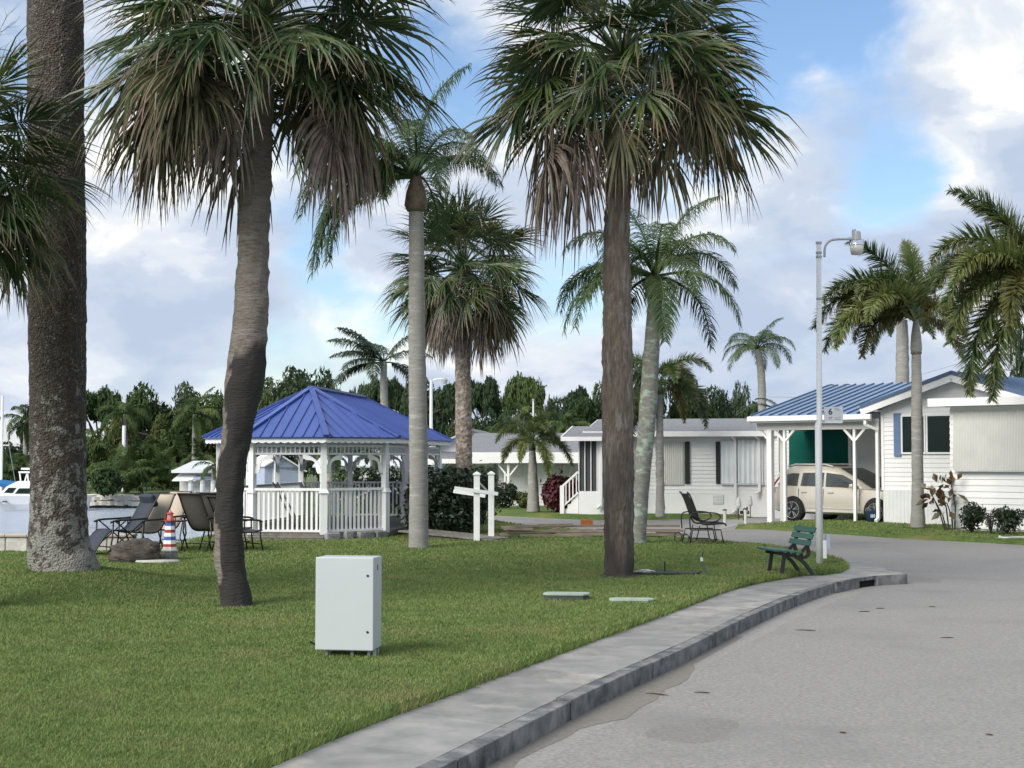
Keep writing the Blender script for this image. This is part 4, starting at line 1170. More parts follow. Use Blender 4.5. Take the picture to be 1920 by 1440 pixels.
# railing, fretwork, brackets, fascia
pk = MB(); pk.box2((-.024, -.011, FZ + .07), (.024, .011, 1.07)); pkme = pk.mesh('picket')
def bracket(a, d):
    """curved corner brace in the plane of the side: a = post, d = direction along the side"""
    m = MB(); pts = []
    for k in range(9):
        t = R(90) * k / 8
        pts.append((.40 - .36 * math.cos(t) if 0 else .42 * (1 - math.cos(t)) + .05, 1.45 + .42 * math.sin(t)))
    outer = [(.05, 1.45), (.05, 1.87), (.47, 1.87)]
    inner_ = [(x, z) for x, z in pts]
    poly = []
    n = len(inner_)
    th = .055
    nn = Vector((d.y, -d.x, 0))
    ins = []
    for k, (x, z) in enumerate(inner_):
        t = R(90) * k / 8
        ins.append((x + .11 * math.sin(t) * .0 + .10 * (1 - k / 8) * 0 + .09 * math.cos(t * 1.0) * .0, z))
    vs, fs = [], []
    for k in range(n):
        x, z = inner_[k]; t = R(90) * k / 8
        wv = .09 + .03 * math.sin(6 * t)
        x2, z2 = x + wv * math.cos(t) * .9, z - wv * math.sin(t) * .9
        for sgn in (-.02, .02):
            vs.append(a + d * x + nn * sgn + Vector((0, 0, z))); vs.append(a + d * x2 + nn * sgn + Vector((0, 0, z2)))
    for k in range(n - 1):
        o, q = 4 * k, 4 * k + 4
        fs += [(o, o + 1, q + 1, q), (o + 2, q + 2, q + 3, o + 3), (o + 1, o + 3, q + 3, q + 1), (o, q, q + 2, o + 2)]
    m.add(vs, fs)
    return m
segs = []
for i in range(8):
    a, b = posts[i], posts[(i + 1) % 8]
    if i in (3, 7): segs += [(a.lerp(b, k / 3), a.lerp(b, (k + 1) / 3), i == 3 and k == 0) for k in range(3)]
    else: segs.append((a, b, False))
for a, b, openg in segs:
    d = (b - a).normalized(); L = (b - a).length; rz = math.atan2(d.y, d.x)
    up = lambda z: Vector((0, 0, z))
    if not openg:
        m = MB(); m.bar(a + d * .05 + up(1.10), b - d * .05 + up(1.10), .09, .055); m.build('top_rail', M['white_wood'], gz)
        m = MB(); m.bar(a + d * .05 + up(FZ + .05), b - d * .05 + up(FZ + .05), .07, .05); m.build('bottom_rail', M['white_wood'], gz)
        n = int((L - .2) / .108)
        for k in range(n):
            link('picket', pkme, M['white_wood'], gz, a + d * (.1 + (L - .2) * (k + .5) / n), rz)
    m = MB()
    m.bar(a + d * .05 + up(1.885), b - d * .05 + up(1.885), .05, .04)
    m.bar(a + d * .05 + up(2.06), b - d * .05 + up(2.06), .05, .05)
    n = int((L - .12) / .10)
    for k in range(n): m.bar(a + d * (.06 + (L - .12) * (k + .5) / n) + up(1.9), a + d * (.06 + (L - .12) * (k + .5) / n) + up(2.04), .03, .03)
    m.build('fretwork', M['white_wood'], gz)
    for q, dd in ((a, d), (b, -d)): bracket(q, dd).build('bracket', M['white_wood'], gz)
EZ, AZ = 2.25, 3.42
apexF, apexB = Vector((0, 0, AZ)), gback * GL + Vector((0, 0, AZ))
for i in range(8):
    a, b = eave[i], eave[(i + 1) % 8]
    d = (b - a).normalized(); L = (b - a).length; nn = Vector((d.y, -d.x, 0))
    # scalloped fascia board
    n = max(6, int(L / .16)); vs, fs = [], []
    K_ = n * 6
    for k in range(K_ + 1):
        u = k / K_
        zb = EZ - .105 - .028 * abs(math.sin(math.pi * n * u))
        p = a.lerp(b, u)
        for off in (0, -.022): vs += [p + nn * off + up(EZ - .004), p + nn * off + up(zb)]
    for k in range(K_):
        o, q = 4 * k, 4 * k + 4
        fs += [(o, o + 1, q + 1, q), (o + 2, q + 2, q + 3, o + 3), (o + 1, o + 3, q + 3, q + 1), (o, q, q + 2, o + 2)]
    m = MB(); m.add(vs, fs); m.build('fascia', M['white_wood'], gz)
    # roof facet with standing ribs
    A, B = a + nn * .06 + up(EZ), b + nn * .06 + up(EZ)
    top = [apexF] if i in (0, 1, 2) else [apexB] if i in (4, 5, 6) else ([apexB, apexF] if i == 3 else [apexF, apexB])
    pts = [A, B] + top
    nrm = (B - A).cross(top[0] - A).normalized()
    if nrm.z < 0: nrm = -nrm
    m = MB(); k = len(pts)
    vs = pts + [p - nrm * .03 for p in pts]
    m.add(vs, [tuple(range(k)), tuple(range(2 * k - 1, k - 1, -1))] + [(j, (j + 1) % k, (j + 1) % k + k, j + k) for j in range(k)])
    fac = m.build('roof_panel', M['blue_roof'], gz)
    e = (B - A).normalized(); W_ = (B - A).length
    uu = nrm.cross(e)
    if uu.z < 0: uu = -uu
    sl = (top[0] - A).dot(e) if len(top) == 1 else (top[1] - A).dot(e)
    sr = (top[0] - A).dot(e)
    hgt = (top[0] - A).dot(uu)
    s = .14
    while s < W_ - .05:
        hh = hgt if sl <= s <= sr else (hgt * s / sl if s < sl else hgt * (W_ - s) / (W_ - sr))
        if hh > .15:
            p0 = A + e * s + nrm * .012; m = MB(); m.bar(p0, p0 + uu * (hh - .06), .022, .03, nrm); m.build('roof_rib', M['blue_roof'], fac)
        s += .24 if i not in (3, 7) else .34
for i in range(8):
    e = eave[i] * 1.0
    c = Vector((0, 0, 0)) if i < 4 else gback * GL
    e = c + (e - c) * 1.03 + up(EZ + .03)
    m = MB(); m.bar(e, (apexF if i < 4 else apexB) + up(.03), .13, .045); m.build('hip_cap', M['blue_roof'], gz)
m = MB(); m.bar(apexF + up(.035), apexB + up(.035), .16, .05); m.build('ridge_cap', M['blue_roof'], gz)
# two dark poles leaning inside
for k, (x0, x1) in enumerate([(512, 552), (520, 562)]):
    p, q = P(x0, 905, 34.2), P(x1, 985, 33.6)
    t = thing('leaning_pole', q, 'dark pole leaning inside the gazebo, ' + ('left one of two' if k == 0 else 'right one of two'), 'pole', group='poles leaning in the gazebo')
    m = MB(); m.tube([p - q, Vector((0, 0, 0))], .022, 8); m.build('shaft', M['bronze'], t); m = MB(); m.tube([(0, 0, 0), (0, 0, -.04)], .03, 8); m.build('foot', M['black_metal'], t)
# ramp and handrail on the right
g0, g1 = P(770, 1000, 33.6), G(905, 1012, 0)
rt = thing('ramp', Vector((g1.x, g1.y, 0)), 'sloping boardwalk ramp leading down from the gazebo', 'ramp')
s0 = Vector((g0.x, g0.y, .16)) - rt.location; e0 = Vector((.35, 0, .015))
nb = 22
for k in range(nb):
    p = s0.lerp(e0, (k + .5) / nb); dd = (e0 - s0) / nb
    m = MB(); m.bar(p - dd * .47, p + dd * .47, 1.1, .03); m.build('plank', M['deck_wood'], rt)
for sg in (-.5, .5):
    m = MB(); m.bar(s0 + Vector((0, sg, -.06)), e0 + Vector((0, sg, -.04)), .04, .09); m.build('stringer', M['deck_wood'], rt)
rl = thing('handrail', G(895, 1014, 0), 'white handrail with two capped posts beside the ramp', 'railing')
def railpost(px, base_y, Yd):
    p = Vector((P(px, 950, Yd).x, Yd, 0)) - rl.location
    m = MB(); m.box2(p + Vector((-.065, -.065, -.05)), p + Vector((.065, .065, 1.42))); po = m.build('post', M['white_wood'], rl)
    m = MB(); c = p + Vector((0, 0, 1.42)); q = .085
    m.add([c + Vector((x * q, y * q, 0)) for x, y in ((-1, -1), (1, -1), (1, 1), (-1, 1))] + [c + Vector((x * q, y * q, .03)) for x, y in ((-1, -1), (1, -1), (1, 1), (-1, 1))] + [c + Vector((0, 0, .085))],
          [(0, 3, 2, 1), (0, 1, 5, 4), (1, 2, 6, 5), (2, 3, 7, 6), (3, 0, 4, 7), (4, 5, 8), (5, 6, 8), (6, 7, 8), (7, 4, 8)])
    m.build('post_cap', M['white_wood'], po)
    return p
pa = railpost(894, 1012, rl.location.y); pb = railpost(921, 1008, rl.location.y + .95)
for (x0, y0, x1, y1, Yd) in [(852, 915, 934, 926, rl.location.y - .09), (850, 921, 910, 930, rl.location.y + .9)]:
    m = MB(); m.bar(P(x0, y0, Yd) - rl.location, P(x1, y1, Yd) - rl.location, .05, .075); m.build('rail', M['white_wood'], rl)
m = MB(); m.bar(P(898, 905, rl.location.y + .05) - rl.location, P(913, 920, rl.location.y + .85) - rl.location, .03, .03); m.build('brace', M['white_wood'], rl)
# ------------------------------------------------------------------ houses
class Frame:
    """local x along the wall (to the right), y into the house; angle a turns the right end towards the viewer"""
    def __init__(s, ox, oy, z, a):
        s.o = Vector((ox, oy, z)); s.a = R(a); s.d = Vector((math.cos(s.a), -math.sin(s.a), 0)); s.b = Vector((math.sin(s.a), math.cos(s.a), 0))
    def x(s, px, y=0.0):
        r = (px - CX) / F; o = s.o + s.b * y
        return (r * o.y - o.x) / (s.d.x - r * s.d.y)
    def z(s, px, py, y=0.0):
        o = s.o + s.b * y + s.d * s.x(px, y)
        return P(px, py, o.y).z - s.o.z
    def thing(s, name, label): return thing(name, s.o, label, 'house', rz=-s.a)
def siding(h, x0, x1, z0, z1, y, pitch=.13, mt='siding', clip=None, name='siding_board', single=False):
    """lapped boards on a wall facing -y; clip(z) gives (x0, x1) for a gable"""
    n = int(round((z1 - z0) / pitch)); pt = (z1 - z0) / n
    cache = {}
    big = MB()
    for i in range(n):
        a, b = (x0, x1) if clip is None else clip(z0 + pt * (i + .5))
        if b - a < .1: continue
        key = (round(a, 3), round(b, 3))
        if key not in cache or single:
            m = big if single else MB()
            zz = z0 + pt * i if single else 0
            yo = y if single else 0
            m.add([Vector((a, yo - .022, zz)), Vector((b, yo - .022, zz)), Vector((b, yo - .004, zz + pt)), Vector((a, yo - .004, zz + pt)), Vector((a, yo + .01, zz)), Vector((b, yo + .01, zz)), Vector((b, yo + .01, zz + pt)), Vector((a, yo + .01, zz + pt))],
                  [(0, 1, 2, 3), (4, 7, 6, 5), (0, 4, 5, 1), (3, 2, 6, 7), (0, 3, 7, 4), (1, 5, 6, 2)])
            if not single: cache[key] = m.mesh(name)
        if not single: link(name, cache[key], M[mt], h, (0, y, z0 + pt * i))
    if single: big.build('siding', M[mt], h)
def corrugated(name, h, x0, x1, z0, z1, y, pitch, depth, mt, tilt=0.0, square=False):
    m = MB(); n = max(2, int((x1 - x0) / pitch)); vs = []; fs = []; xs = []
    for k in range(n * 4 + 1):
        u = k / (n * 4)
        ph = k % 4
        if square: off = depth if ph in (1, 2) else 0
        else: off = depth * (.5 + .5 * math.sin(2 * math.pi * ph / 4))
        xs.append((x0 + (x1 - x0) * u, off))
    for x, off in xs: vs += [Vector((x, y - .02 - off - tilt, z0)), Vector((x, y - .02 - off, z1))]
    for k in range(len(xs) - 1): fs.append((2 * k, 2 * k + 2, 2 * k + 3, 2 * k + 1))
    o = len(vs)
    vs += [Vector((x0, y + .0, z0)), Vector((x1, y + .0, z0)), Vector((x1, y + .0, z1)), Vector((x0, y + .0, z1))]
    fs.append((o + 3, o + 2, o + 1, o))
    m.add(vs, fs)
    return m.build(name, M[mt], h)
def window(h, x0, x1, z0, z1, y, glass='dark_glass', fw=.05, frame='white'):
    w = bx('window', M[glass], h, (x0, y - .035, z0), (x1, y - .008, z1))
    for a, b in (((x0 - fw, z1), (x1 + fw, z1 + fw)), ((x0 - fw, z0 - fw), (x1 + fw, z0)), ((x0 - fw, z0), (x0, z1)), ((x1, z0), (x1 + fw, z1))):
        m = MB(); m.box2((a[0], y - .06, a[1]), (b[0], y + .0, b[1])); m.build('window_frame', M[frame], w)
    return w
def roof_slab(name, h, pts, th, mt, ribs=None):
    pts = [Vector(p) for p in pts]
    n = (pts[1] - pts[0]).cross(pts[2] - pts[0]).normalized()
    if n.z < 0: n = -n
    k = len(pts); m = MB()
    m.add(pts + [p - n * th for p in pts], [tuple(range(k)), tuple(range(2 * k - 1, k - 1, -1))] + [(j, (j + 1) % k, (j + 1) % k + k, j + k) for j in range(k)])
    o = m.build(name, M[mt], h)
    if ribs:       # pts: eave a, eave b, ridge b, ridge a
        sp, rw, rh, rmt = ribs
        a, b, c, d = pts
        nn = int((b - a).length / sp)
        for i in range(nn + 1):
            u = i / nn
            p, q = a.lerp(b, u) + n * (rh / 2 - .002), d.lerp(c, u) + n * (rh / 2 - .002)
            r = MB(); r.bar(p, q, rw, rh, n); r.build('roof_rib', M[rmt], o)
    return o

# ---- the house with the blue metal roof, carport and front room
f = Frame(10.9, 43.5, -.05, 42)
h = f.thing('blue_roof_house', 'white sided house with blue metal roof, front gable and carport')
bx('wall', M['siding'], h, (.9, .02, -.1), (5.0, 9, 3.3))
bx('front_wall', M['siding'], h, (0, .012, -.1), (4.7, .10, 3.3))
m = MB(); m.prism([(0, 3.3), (4.7, 3.3), (2.35, 4.12)], -.10, -.012, Matrix(((1, 0, 0), (0, 0, -1), (0, 1, 0)))); m.build('gable_wall', M['siding'], h)
zs = .90
siding(h, 0, 4.68, zs, 3.29, 0)
siding(h, 0, 4.68, 3.29, 4.05, 0, clip=lambda z: (max(0, (z - 3.25) / .35), min(4.7, 4.7 - (z - 3.25) / .35)))
corrugated('skirting', h, 0, 4.6, -.15, zs, .005, .12, .014, 'skirting', square=True)
bx('corner_trim', M['white'], h, (-.04, -.035, zs), (.05, .06, 3.3))
xa, xb, xc, xd = f.x(1694), f.x(1734), f.x(1741), f.x(1783)
z0, z1 = f.z(1710, 848), f.z(1710, 781)
for u, v in ((xa, xb), (xc, xd + .25)): window(h, u, v, z0, z1, -.02)
sx0, sx1 = f.x(1677), f.x(1690)
bx('shutter', M['shutter_blue'], h, (sx0, -.06, f.z(1683, 856)), (sx1, -.02, f.z(1683, 775)))
# cross gable roof
EZ2, RZ2, yo = 3.36, 4.24, -.38
gl = roof_slab('roof_slope', h, [(-.5, 9, EZ2), (-.5, yo, EZ2), (2.35, yo, RZ2 + .03), (2.35, 9, RZ2 + .03)], .07, 'slate_roof')
gr = roof_slab('roof_slope', h, [(5.2, yo, EZ2), (5.2, 9, EZ2), (2.35, 9, RZ2 + .03), (2.35, yo, RZ2 + .03)], .07, 'slate_roof', ribs=(.42, .03, .04, 'slate_rib'))
for p, q in (((-.5, yo, EZ2), (2.37, yo, RZ2 + .03)), ((5.2, yo, EZ2), (2.33, yo, RZ2 + .03))):
    p, q = Vector(p), Vector(q)
    m = MB(); m.bar(p + Vector((0, -.012, -.17)), q + Vector((0, -.012, -.17)), .03, .19, (0, 0, 1)); m.build('rake_board', M['white'], h)
    m = MB(); m.bar(p + Vector((0, -.02, -.02)), q + Vector((0, -.02, -.02)), .05, .11, (0, 0, 1)); m.build('rake_cap', M['slate_rib'], h)
m = MB(); m.box2((-.4, yo + .02, 3.20), (.02, .02, 3.24)); m.build('soffit', M['white'], h)
# carport roof: eave towards the viewer, ridge behind
CE, CR = 3.14, 4.27
cp = roof_slab('roof_slope', h, [(-4.35, -.32, CE), (-.32, -.32, CE), (-.32, 4.5, CR), (-4.35, 4.5, CR)], .06, 'slate_roof', ribs=(.31, .035, .045, 'slate_rib'))
roof_slab('roof_slope', h, [(-.32, .3, CE + .14), (2.3, 4.4, CR - .03), (2.3, 4.5, CR), (-.32, 4.5, CR)], .05, 'slate_roof')
roof_slab('roof_slope', h, [(2.3, 9.3, CE), (-4.35, 9.3, CE), (-4.35, 4.5, CR), (2.3, 4.5, CR)], .06, 'slate_roof')
bx('gutter', M['white'], h, (-4.42, -.44, CE - .17), (-.16, -.33, CE - .015), .015)
bx('fascia', M['white'], h, (-4.38, -.325, CE - .22), (-.2, -.29, CE - .07))
bx('carport_beam', M['panel_beige'], h, (-4.3, -.06, 2.70), (-.1, .06, CE - .14))
bx('carport_beam', M['white'], h, (-4.4, .07, 2.72), (-4.28, 4.4, CE - .1))
m = MB(); m.prism([(-.32, CE - .2), (-.32, CE), (4.5, CR - .02), (9.3, CE), (9.3, CE - .2)], -4.40, -4.355, Matrix(((0, 0, 1), (1, 0, 0), (0, 1, 0)))); m.build('end_gable', M['white'], h)
roof_slab('ceiling', h, [(-4.3, .07, 2.93), (-.05, .07, 2.93), (-.05, 4.5, 2.95), (-4.3, 4.5, 2.95)], .02, 'white')
for px, w, br in ((1444, .17, 1), (1471, .085, 1), (1602, .085, 1)):
    x = f.x(px)
    po = bx('carport_post', M['white'], h, (x - w / 2, -w / 2, -.2), (x + w / 2, w / 2, 2.72))
    for sg in (-1, 1):
        if px == 1444 and sg == 1: continue
        m = MB(); m.bar((x + sg * .02, 0, 2.36), (x + sg * .36, 0, 2.72), .07, .07); m.build('brace', M['white'], po)
bx('carport_post', M['panel_beige'], h, (f.x(1453), .25, -.2), (f.x(1453) + .12, .37, 2.75))
# downspout at the gable corner
xs_ = -.13
m = MB(); m.bar((xs_ - .22, -.38, CE - .20), (xs_ - .22, -.38, CE - .32), .10, .08); m.bar((xs_ - .24, -.38, CE - .32), (xs_ + .02, -.10, CE - .48), .10, .08); m.bar((xs_, -.09, CE - .44), (xs_, -.09, .05), .085, .085, (1, 0, 0)); m.bar((xs_, -.09, .06), (xs_ + .02, -.28, .0), .085, .08)
m.build('downspout', M['white'], h)
# back wall of the carport with the green shade screen
yb = 3.0
bx('carport_back_wall', M['siding'], h, (-5.7, yb + .02, -.2), (.9, yb + .12, 3.0))
siding(h, -5.7, .88, .6, 2.95, yb, single=True)
corrugated('skirting', h, -5.7, .85, -.2, .6, yb + .005, .13, .014, 'skirting', square=True)
gx0, gx1 = f.x(1479, yb - .06), f.x(1590, yb - .06)
gs = bx('shade_screen', M['green_screen'], h, (gx0, yb - .07, 1.15), (gx1, yb - .05, 2.9))
bx('screen_post', M['white'], h, (gx1 + .01, yb - .09, .0), (gx1 + .12, yb - .02, 2.95))
window(h, f.x(1462, yb), f.x(1467.5, yb), 1.35, 2.75, yb - .02)
# front room at the right edge
fx = 3.41; fy = -2.71
bx('room_wall', M['siding'], h, (fx + .02, fy + .02, -.1), (fx + 6, -.02, 3.25))
siding(h, fx, fx + 6, .0, 3.22, fy, pitch=.165)
def left_face(z0, z1, pitch):
    n = int((z1 - z0) / pitch); m0 = MB()
    m0.add([Vector((-.022, 0, 0)), Vector((-.004, 0, pitch)), Vector((.02, 0, pitch)), Vector((.02, 0, 0)), Vector((-.022, 2.7, 0)), Vector((-.004, 2.7, pitch)), Vector((.02, 2.7, pitch)), Vector((.02, 2.7, 0))], [(0, 1, 2, 3), (7, 6, 5, 4), (0, 4, 5, 1), (0, 3, 7, 4), (1, 5, 6, 2)])
    me = m0.mesh('siding_board')
    for i in range(n): link('siding_board', me, M['siding'], h, (fx, fy - .018, z0 + i * pitch))
left_face(.0, 3.22, .165)
roof_slab('room_roof', h, [(fx - .42, fy - .35, 3.37), (fx + 6.3, fy - .35, 3.37), (fx + 6.3, .1, 3.44), (fx - .42, .1, 3.44)], .09, 'white')
bx('room_fascia', M['white'], h, (fx - .44, fy - .40, 3.20), (fx + 6.3, fy - .355, 3.41))
bx('room_fascia', M['white'], h, (fx - .47, fy - .35, 3.22), (fx - .425, .1, 3.41))
px0 = f.x(1790, fy)
corrugated('storm_panel', h, px0, px0 + 3.2, f.z(1800, 881, fy), f.z(1800, 772, fy), fy - .03, .075, .022, 'panel_beige', tilt=.10)
bx('panel_track', M['trim_grey'], h, (px0 + .1, fy - .16, f.z(1800, 881, fy) - .04), (px0 + 3.2, fy - .02, f.z(1800, 881, fy)))

# ---- the grey roofed house in the middle
f = Frame((1122 - CX) / F * 51.0, 51.0, -.10, 12)
h = f.thing('grey_roof_house', 'long white sided house with grey shingle roof and storm panels')
W3 = f.x(1452)
ze = f.z(1250, 815)
bx('wall', M['siding'], h, (0, .02, -.1), (W3, 6, ze))
zb = f.z(1250, 925)
siding(h, 0, W3, zb, ze - .02, 0, pitch=.135)
bx('base_skirt', M['white'], h, (-.01, -.015, -.1), (W3, .02, zb))
roof_slab('roof_slope', h, [(-.45, -.4, ze + .10), (W3 + .3, -.4, ze + .10), (W3 + .3, 3.0, ze + .62), (-.45, 3.0, ze + .62)], .06, 'shingle')
roof_slab('roof_slope', h, [(W3 + .3, 6.4, ze + .10), (-.45, 6.4, ze + .10), (-.45, 3.0, ze + .62), (W3 + .3, 3.0, ze + .62)], .06, 'shingle')
bx('fascia', M['white'], h, (-.45, -.45, ze - .07), (W3 + .3, -.40, ze + .11))
m = MB(); m.prism([(-.4, ze - .07), (3.0, ze + .42), (6.4, ze - .07), (6.4, ze + .09), (3.0, ze + .6), (-.4, ze + .09)], -.5, -.455, Matrix(((0, 0, 1), (1, 0, 0), (0, 1, 0)))); m.build('rake_board', M['white'], h)
for (a, b, t_, bt, mt, pitch, dep) in [(1238, 1281, 829, 909, 'panel_beige', .07, .015), (1352, 1381, 827, 907, 'panel_white', .16, .02), (1383, 1430, 825, 906, 'panel_white', .15, .06)]:
    x0, x1 = f.x(a), f.x(b)
    corrugated('storm_panel', h, x0, x1, f.z(a, bt), f.z(a, t_), -.03, pitch, dep, mt)
for a, b in ((1284, 1293), (1342, 1350)):
    bx('shutter', M['shutter_black'], h, (f.x(a), -.07, f.z(a, 907)), (f.x(b), -.03, f.z(a, 828)))
bx('panel_track', M['trim_grey'], h, (f.x(1352), -.12, f.z(1352, 909)), (f.x(1432), -.02, f.z(1352, 906)))
v = bx('vent', M['trim_grey'], h, (f.x(1336), -.03, f.z(1336, 945)), (f.x(1356), -.012, f.z(1336, 927)))
for k in range(6):
    z = f.z(1336, 944) + k * .052; m = MB(); m.box2((f.x(1337), -.045, z), (f.x(1355), -.028, z + .03)); m.build('slat', M['white'], v)
for px, top in ((1378, 812), (1423, 812)):
    x = f.x(px); m = MB(); m.bar((x, -.09, ze - .1), (x, -.09, .1 if px < 1400 else .75), .09, .09, (1, 0, 0)); m.bar((x, -.09, .12 if px < 1400 else .77), (x - .1, -.25, .02 if px < 1400 else .68), .09, .08); m.bar((x - .12, -.3, ze - .02), (x, -.1, ze - .16), .09, .08); m.build('downspout', M['white'], h)
# screened porch at the left end
yl = -1.0
xp0, xp1 = f.x(1085, yl), f.x(1119, yl)
zp0, zp1 = f.z(1100, 921, yl), f.z(1100, 823, yl)
bx('porch_wall', M['white'], h, (xp0, yl, -.1), (xp1 + .6, .0, zp0))
bx('porch_screen', M['screen_dark'], h, (xp0 + .02, yl + .06, zp0), (xp1, yl + .08, zp1))
bx('porch_screen', M['screen_dark'], h, (xp0 + .03, yl + .08, zp0), (xp0 + .05, 0, zp1))
bx('porch_room', M['siding'], h, (xp1, yl + .02, zp0), (xp1 + .7, 0, zp1))
for k in range(4):
    x = xp0 + (xp1 - xp0) * k / 3; bx('porch_mullion', M['white'], h, (x - .015, yl, zp0), (x + .015, yl + .06, zp1))
roof_slab('porch_roof', h, [(xp0 - .5, yl - .35, zp1 + .06), (xp1 + .9, yl - .35, zp1 + .06), (xp1 + .9, .9, ze + .32), (xp0 - .5, .9, ze + .32)], .07, 'shingle')
bx('porch_fascia', M['white'], h, (xp0 - .5, yl - .40, zp1 - .07), (xp1 + .9, yl - .35, zp1 + .07))
m = MB(); m.bar((xp0 - .53, yl - .37, zp1), (xp0 - .53, .9, ze + .25), .05, .16); m.build('porch_fascia', M['white'], h)
x = f.x(1127, yl); m = MB(); m.bar((x, yl - .06, zp1), (x, yl - .06, .25), .08, .08, (1, 0, 0)); m.bar((x, yl - .06, .28), (x - .12, yl - .16, .18), .08, .08); m.build('downspout', M['white'], h)
# entry stairs
st = thing('porch_stairs', f.o + f.d * (xp0 - .55) + f.b * (yl + .2), 'white entry stairs with railing left of the screened porch', 'stairs', rz=-f.a)
for k in range(4): bx('step', M['white'], st, (-.75 + .25 * k if 0 else .0, .0, -.02 + .17 * k), (.5, .9 - .0 * k, .15 + .17 * k)) if k == 0 else bx('step', M['white'], st, (.125 * k, .0, -.02 + .17 * k), (.5, .9, .15 + .17 * k))
for y in (-.03,):
    bx('rail_post', M['white'], st, (-.12, y - .06, 0), (.02, y + .06, .95))
    m = MB(); m.bar((-.05, y, .92), (.5, y, 1.42), .06, .07); m.build('hand_rail', M['white'], st)
    m = MB(); m.bar((-.05, y, .22), (.5, y, .72), .05, .05); m.build('bottom_rail', M['white'], st)
    for k in range(4):
        x = .08 + .12 * k; m = MB(); m.bar((x, y, .26 + x * .9), (x, y, .92 + x * .9), .035, .035); m.build('baluster', M['white'], st)

# ---- the far house behind the hedge
f = Frame((935 - CX) / F * 59.0, 59.0, -.1, 4)
h = f.thing('far_house', 'far white house with grey roof and carport behind the small foxtail palm')
W4 = f.x(1110); ze = f.z(1000, 868)
bx('wall', M['siding'], h, (0, .02, -.1), (W4, 7, ze))
siding(h, 0, W4, .0, ze, 0, pitch=.14, single=True)
bx('carport_fascia', M['white'], h, (-1.2, -1.2, ze), (W4, -1.1, ze + .42))
roof_slab('roof_slope', h, [(-1.3, -1.15, ze + .40), (W4, -1.15, ze + .40), (W4, 3.5, f.z(1000, 812, 3.5)), (-1.3, 3.5, f.z(1000, 812, 3.5))], .06, 'shingle')
roof_slab('roof_slope', h, [(W4, 8, ze + .4), (-1.3, 8, ze + .4), (-1.3, 3.5, f.z(1000, 812, 3.5)), (W4, 3.5, f.z(1000, 812, 3.5))], .06, 'shingle')
for px in (953,):
    x = f.x(px, -1.0); po = bx('carport_post', M['white'], h, (x - .045, -1.05, -.1), (x + .045, -.96, ze))
    x2 = x - .12; bx('downspout', M['white'], h, (x2 - .04, -1.05, .1), (x2 + .02, -.98, ze - .35))
    for sg in (-1, 1):
        m = MB(); m.bar((x, -1.0, ze - .55), (x + sg * .4, -1.0, ze - .05), .06, .06); m.build('brace', M['white'], po)
window(h, f.x(985), f.x(1033), f.z(1000, 905), f.z(1000, 873), -.02, glass='panel_white')
bx('awning', M['panel_white'], h, (f.x(982), -.5, f.z(1000, 875)), (f.x(1038), -.03, f.z(1000, 870)))
corrugated('storm_panel', h, f.x(1042), f.x(1086), f.z(1060, 915), f.z(1060, 872), -.03, .22, .05, 'panel_beige', square=True)
# its neighbour with the white gable
f = Frame((822 - CX) / F * 64.0, 64.0, -.1, 4)
h = f.thing('gable_house', 'white gabled house peeking right of the gazebo roof')
W5 = f.x(925); zb_ = f.z(850, 846); zt = f.z(884, 806)
bx('wall', M['siding'], h, (0, .02, -.1), (W5, 7, zb_))
xm = f.x(884)
m = MB(); m.prism([(-.6, zb_), (W5 + 1.2, zb_), (xm, zt)], -.12, -.02, Matrix(((1, 0, 0), (0, 0, -1), (0, 1, 0)))); m.build('gable_wall', M['white'], h)
roof_slab('roof_slope', h, [(-.75, -.4, zb_ - .04), (xm, -.4, zt + .06), (xm, 7, zt + .06), (-.75, 7, zb_ - .04)], .07, 'far_roof')
roof_slab('roof_slope', h, [(W5 + 2.2, -.4, zb_ - .1), (W5 + 2.2, 7, zb_ - .1), (xm, 7, zt + .06), (xm, -.4, zt + .06)], .07, 'shingle')
roof_slab('porch_roof', h, [(-.6, -2.2, zb_ - .35), (W5, -2.2, zb_ - .35), (W5, 0, zb_ - .02), (-.6, 0, zb_ - .02)], .08, 'shingle')
bx('porch_fascia', M['white'], h, (-.6, -2.25, zb_ - .52), (W5, -2.2, zb_ - .33))
window(h, f.x(836), f.x(862), f.z(850, 880), f.z(850, 865), -.02, glass='pale_blue')
window(h, f.x(868), f.x(885), f.z(850, 880), f.z(850, 865), -.02, glass='pale_blue')

# ---- cottage across the water
f = Frame((338 - CX) / F * 81.0, 81.0, -.15, -8)
h = f.thing('cottage', 'small white cottage with awnings across the water')
W6 = f.x(432); ze = f.z(370, 883)
bx('wall', M['siding'], h, (0, 0, -.1), (W6, 6, ze))
roof_slab('roof_slope', h, [(-.4, -.5, ze + .02), (W6 + .4, -.5, ze + .02), (W6 + .4, 3, ze + .55), (.5, 3, ze + .55)], .09, 'far_roof')
roof_slab('roof_slope', h, [(W6 + .4, 6.5, ze + .02), (-.4, 6.5, ze + .02), (.5, 3, ze + .55), (W6 + .4, 3, ze + .55)], .09, 'far_roof')
bx('fascia', M['white'], h, (-.4, -.56, ze - .1), (W6 + .4, -.5, ze + .05))
m = MB(); m.add([Vector((.0, -.02, ze - .15)), Vector((.9, -.02, ze - .15)), Vector((.9, -.7, ze - .5)), Vector((-.35, -.7, ze - .5)), Vector((-.05, -.02, ze - .22)), Vector((.9, -.02, ze - .22)), Vector((.9, -.7, ze - .55)), Vector((-.35, -.7, ze - .55))], [(0, 1, 2, 3), (7, 6, 5, 4), (3, 2, 6, 7), (0, 3, 7, 4), (1, 5, 6, 2)]); m.build('awning', M['white'], h)
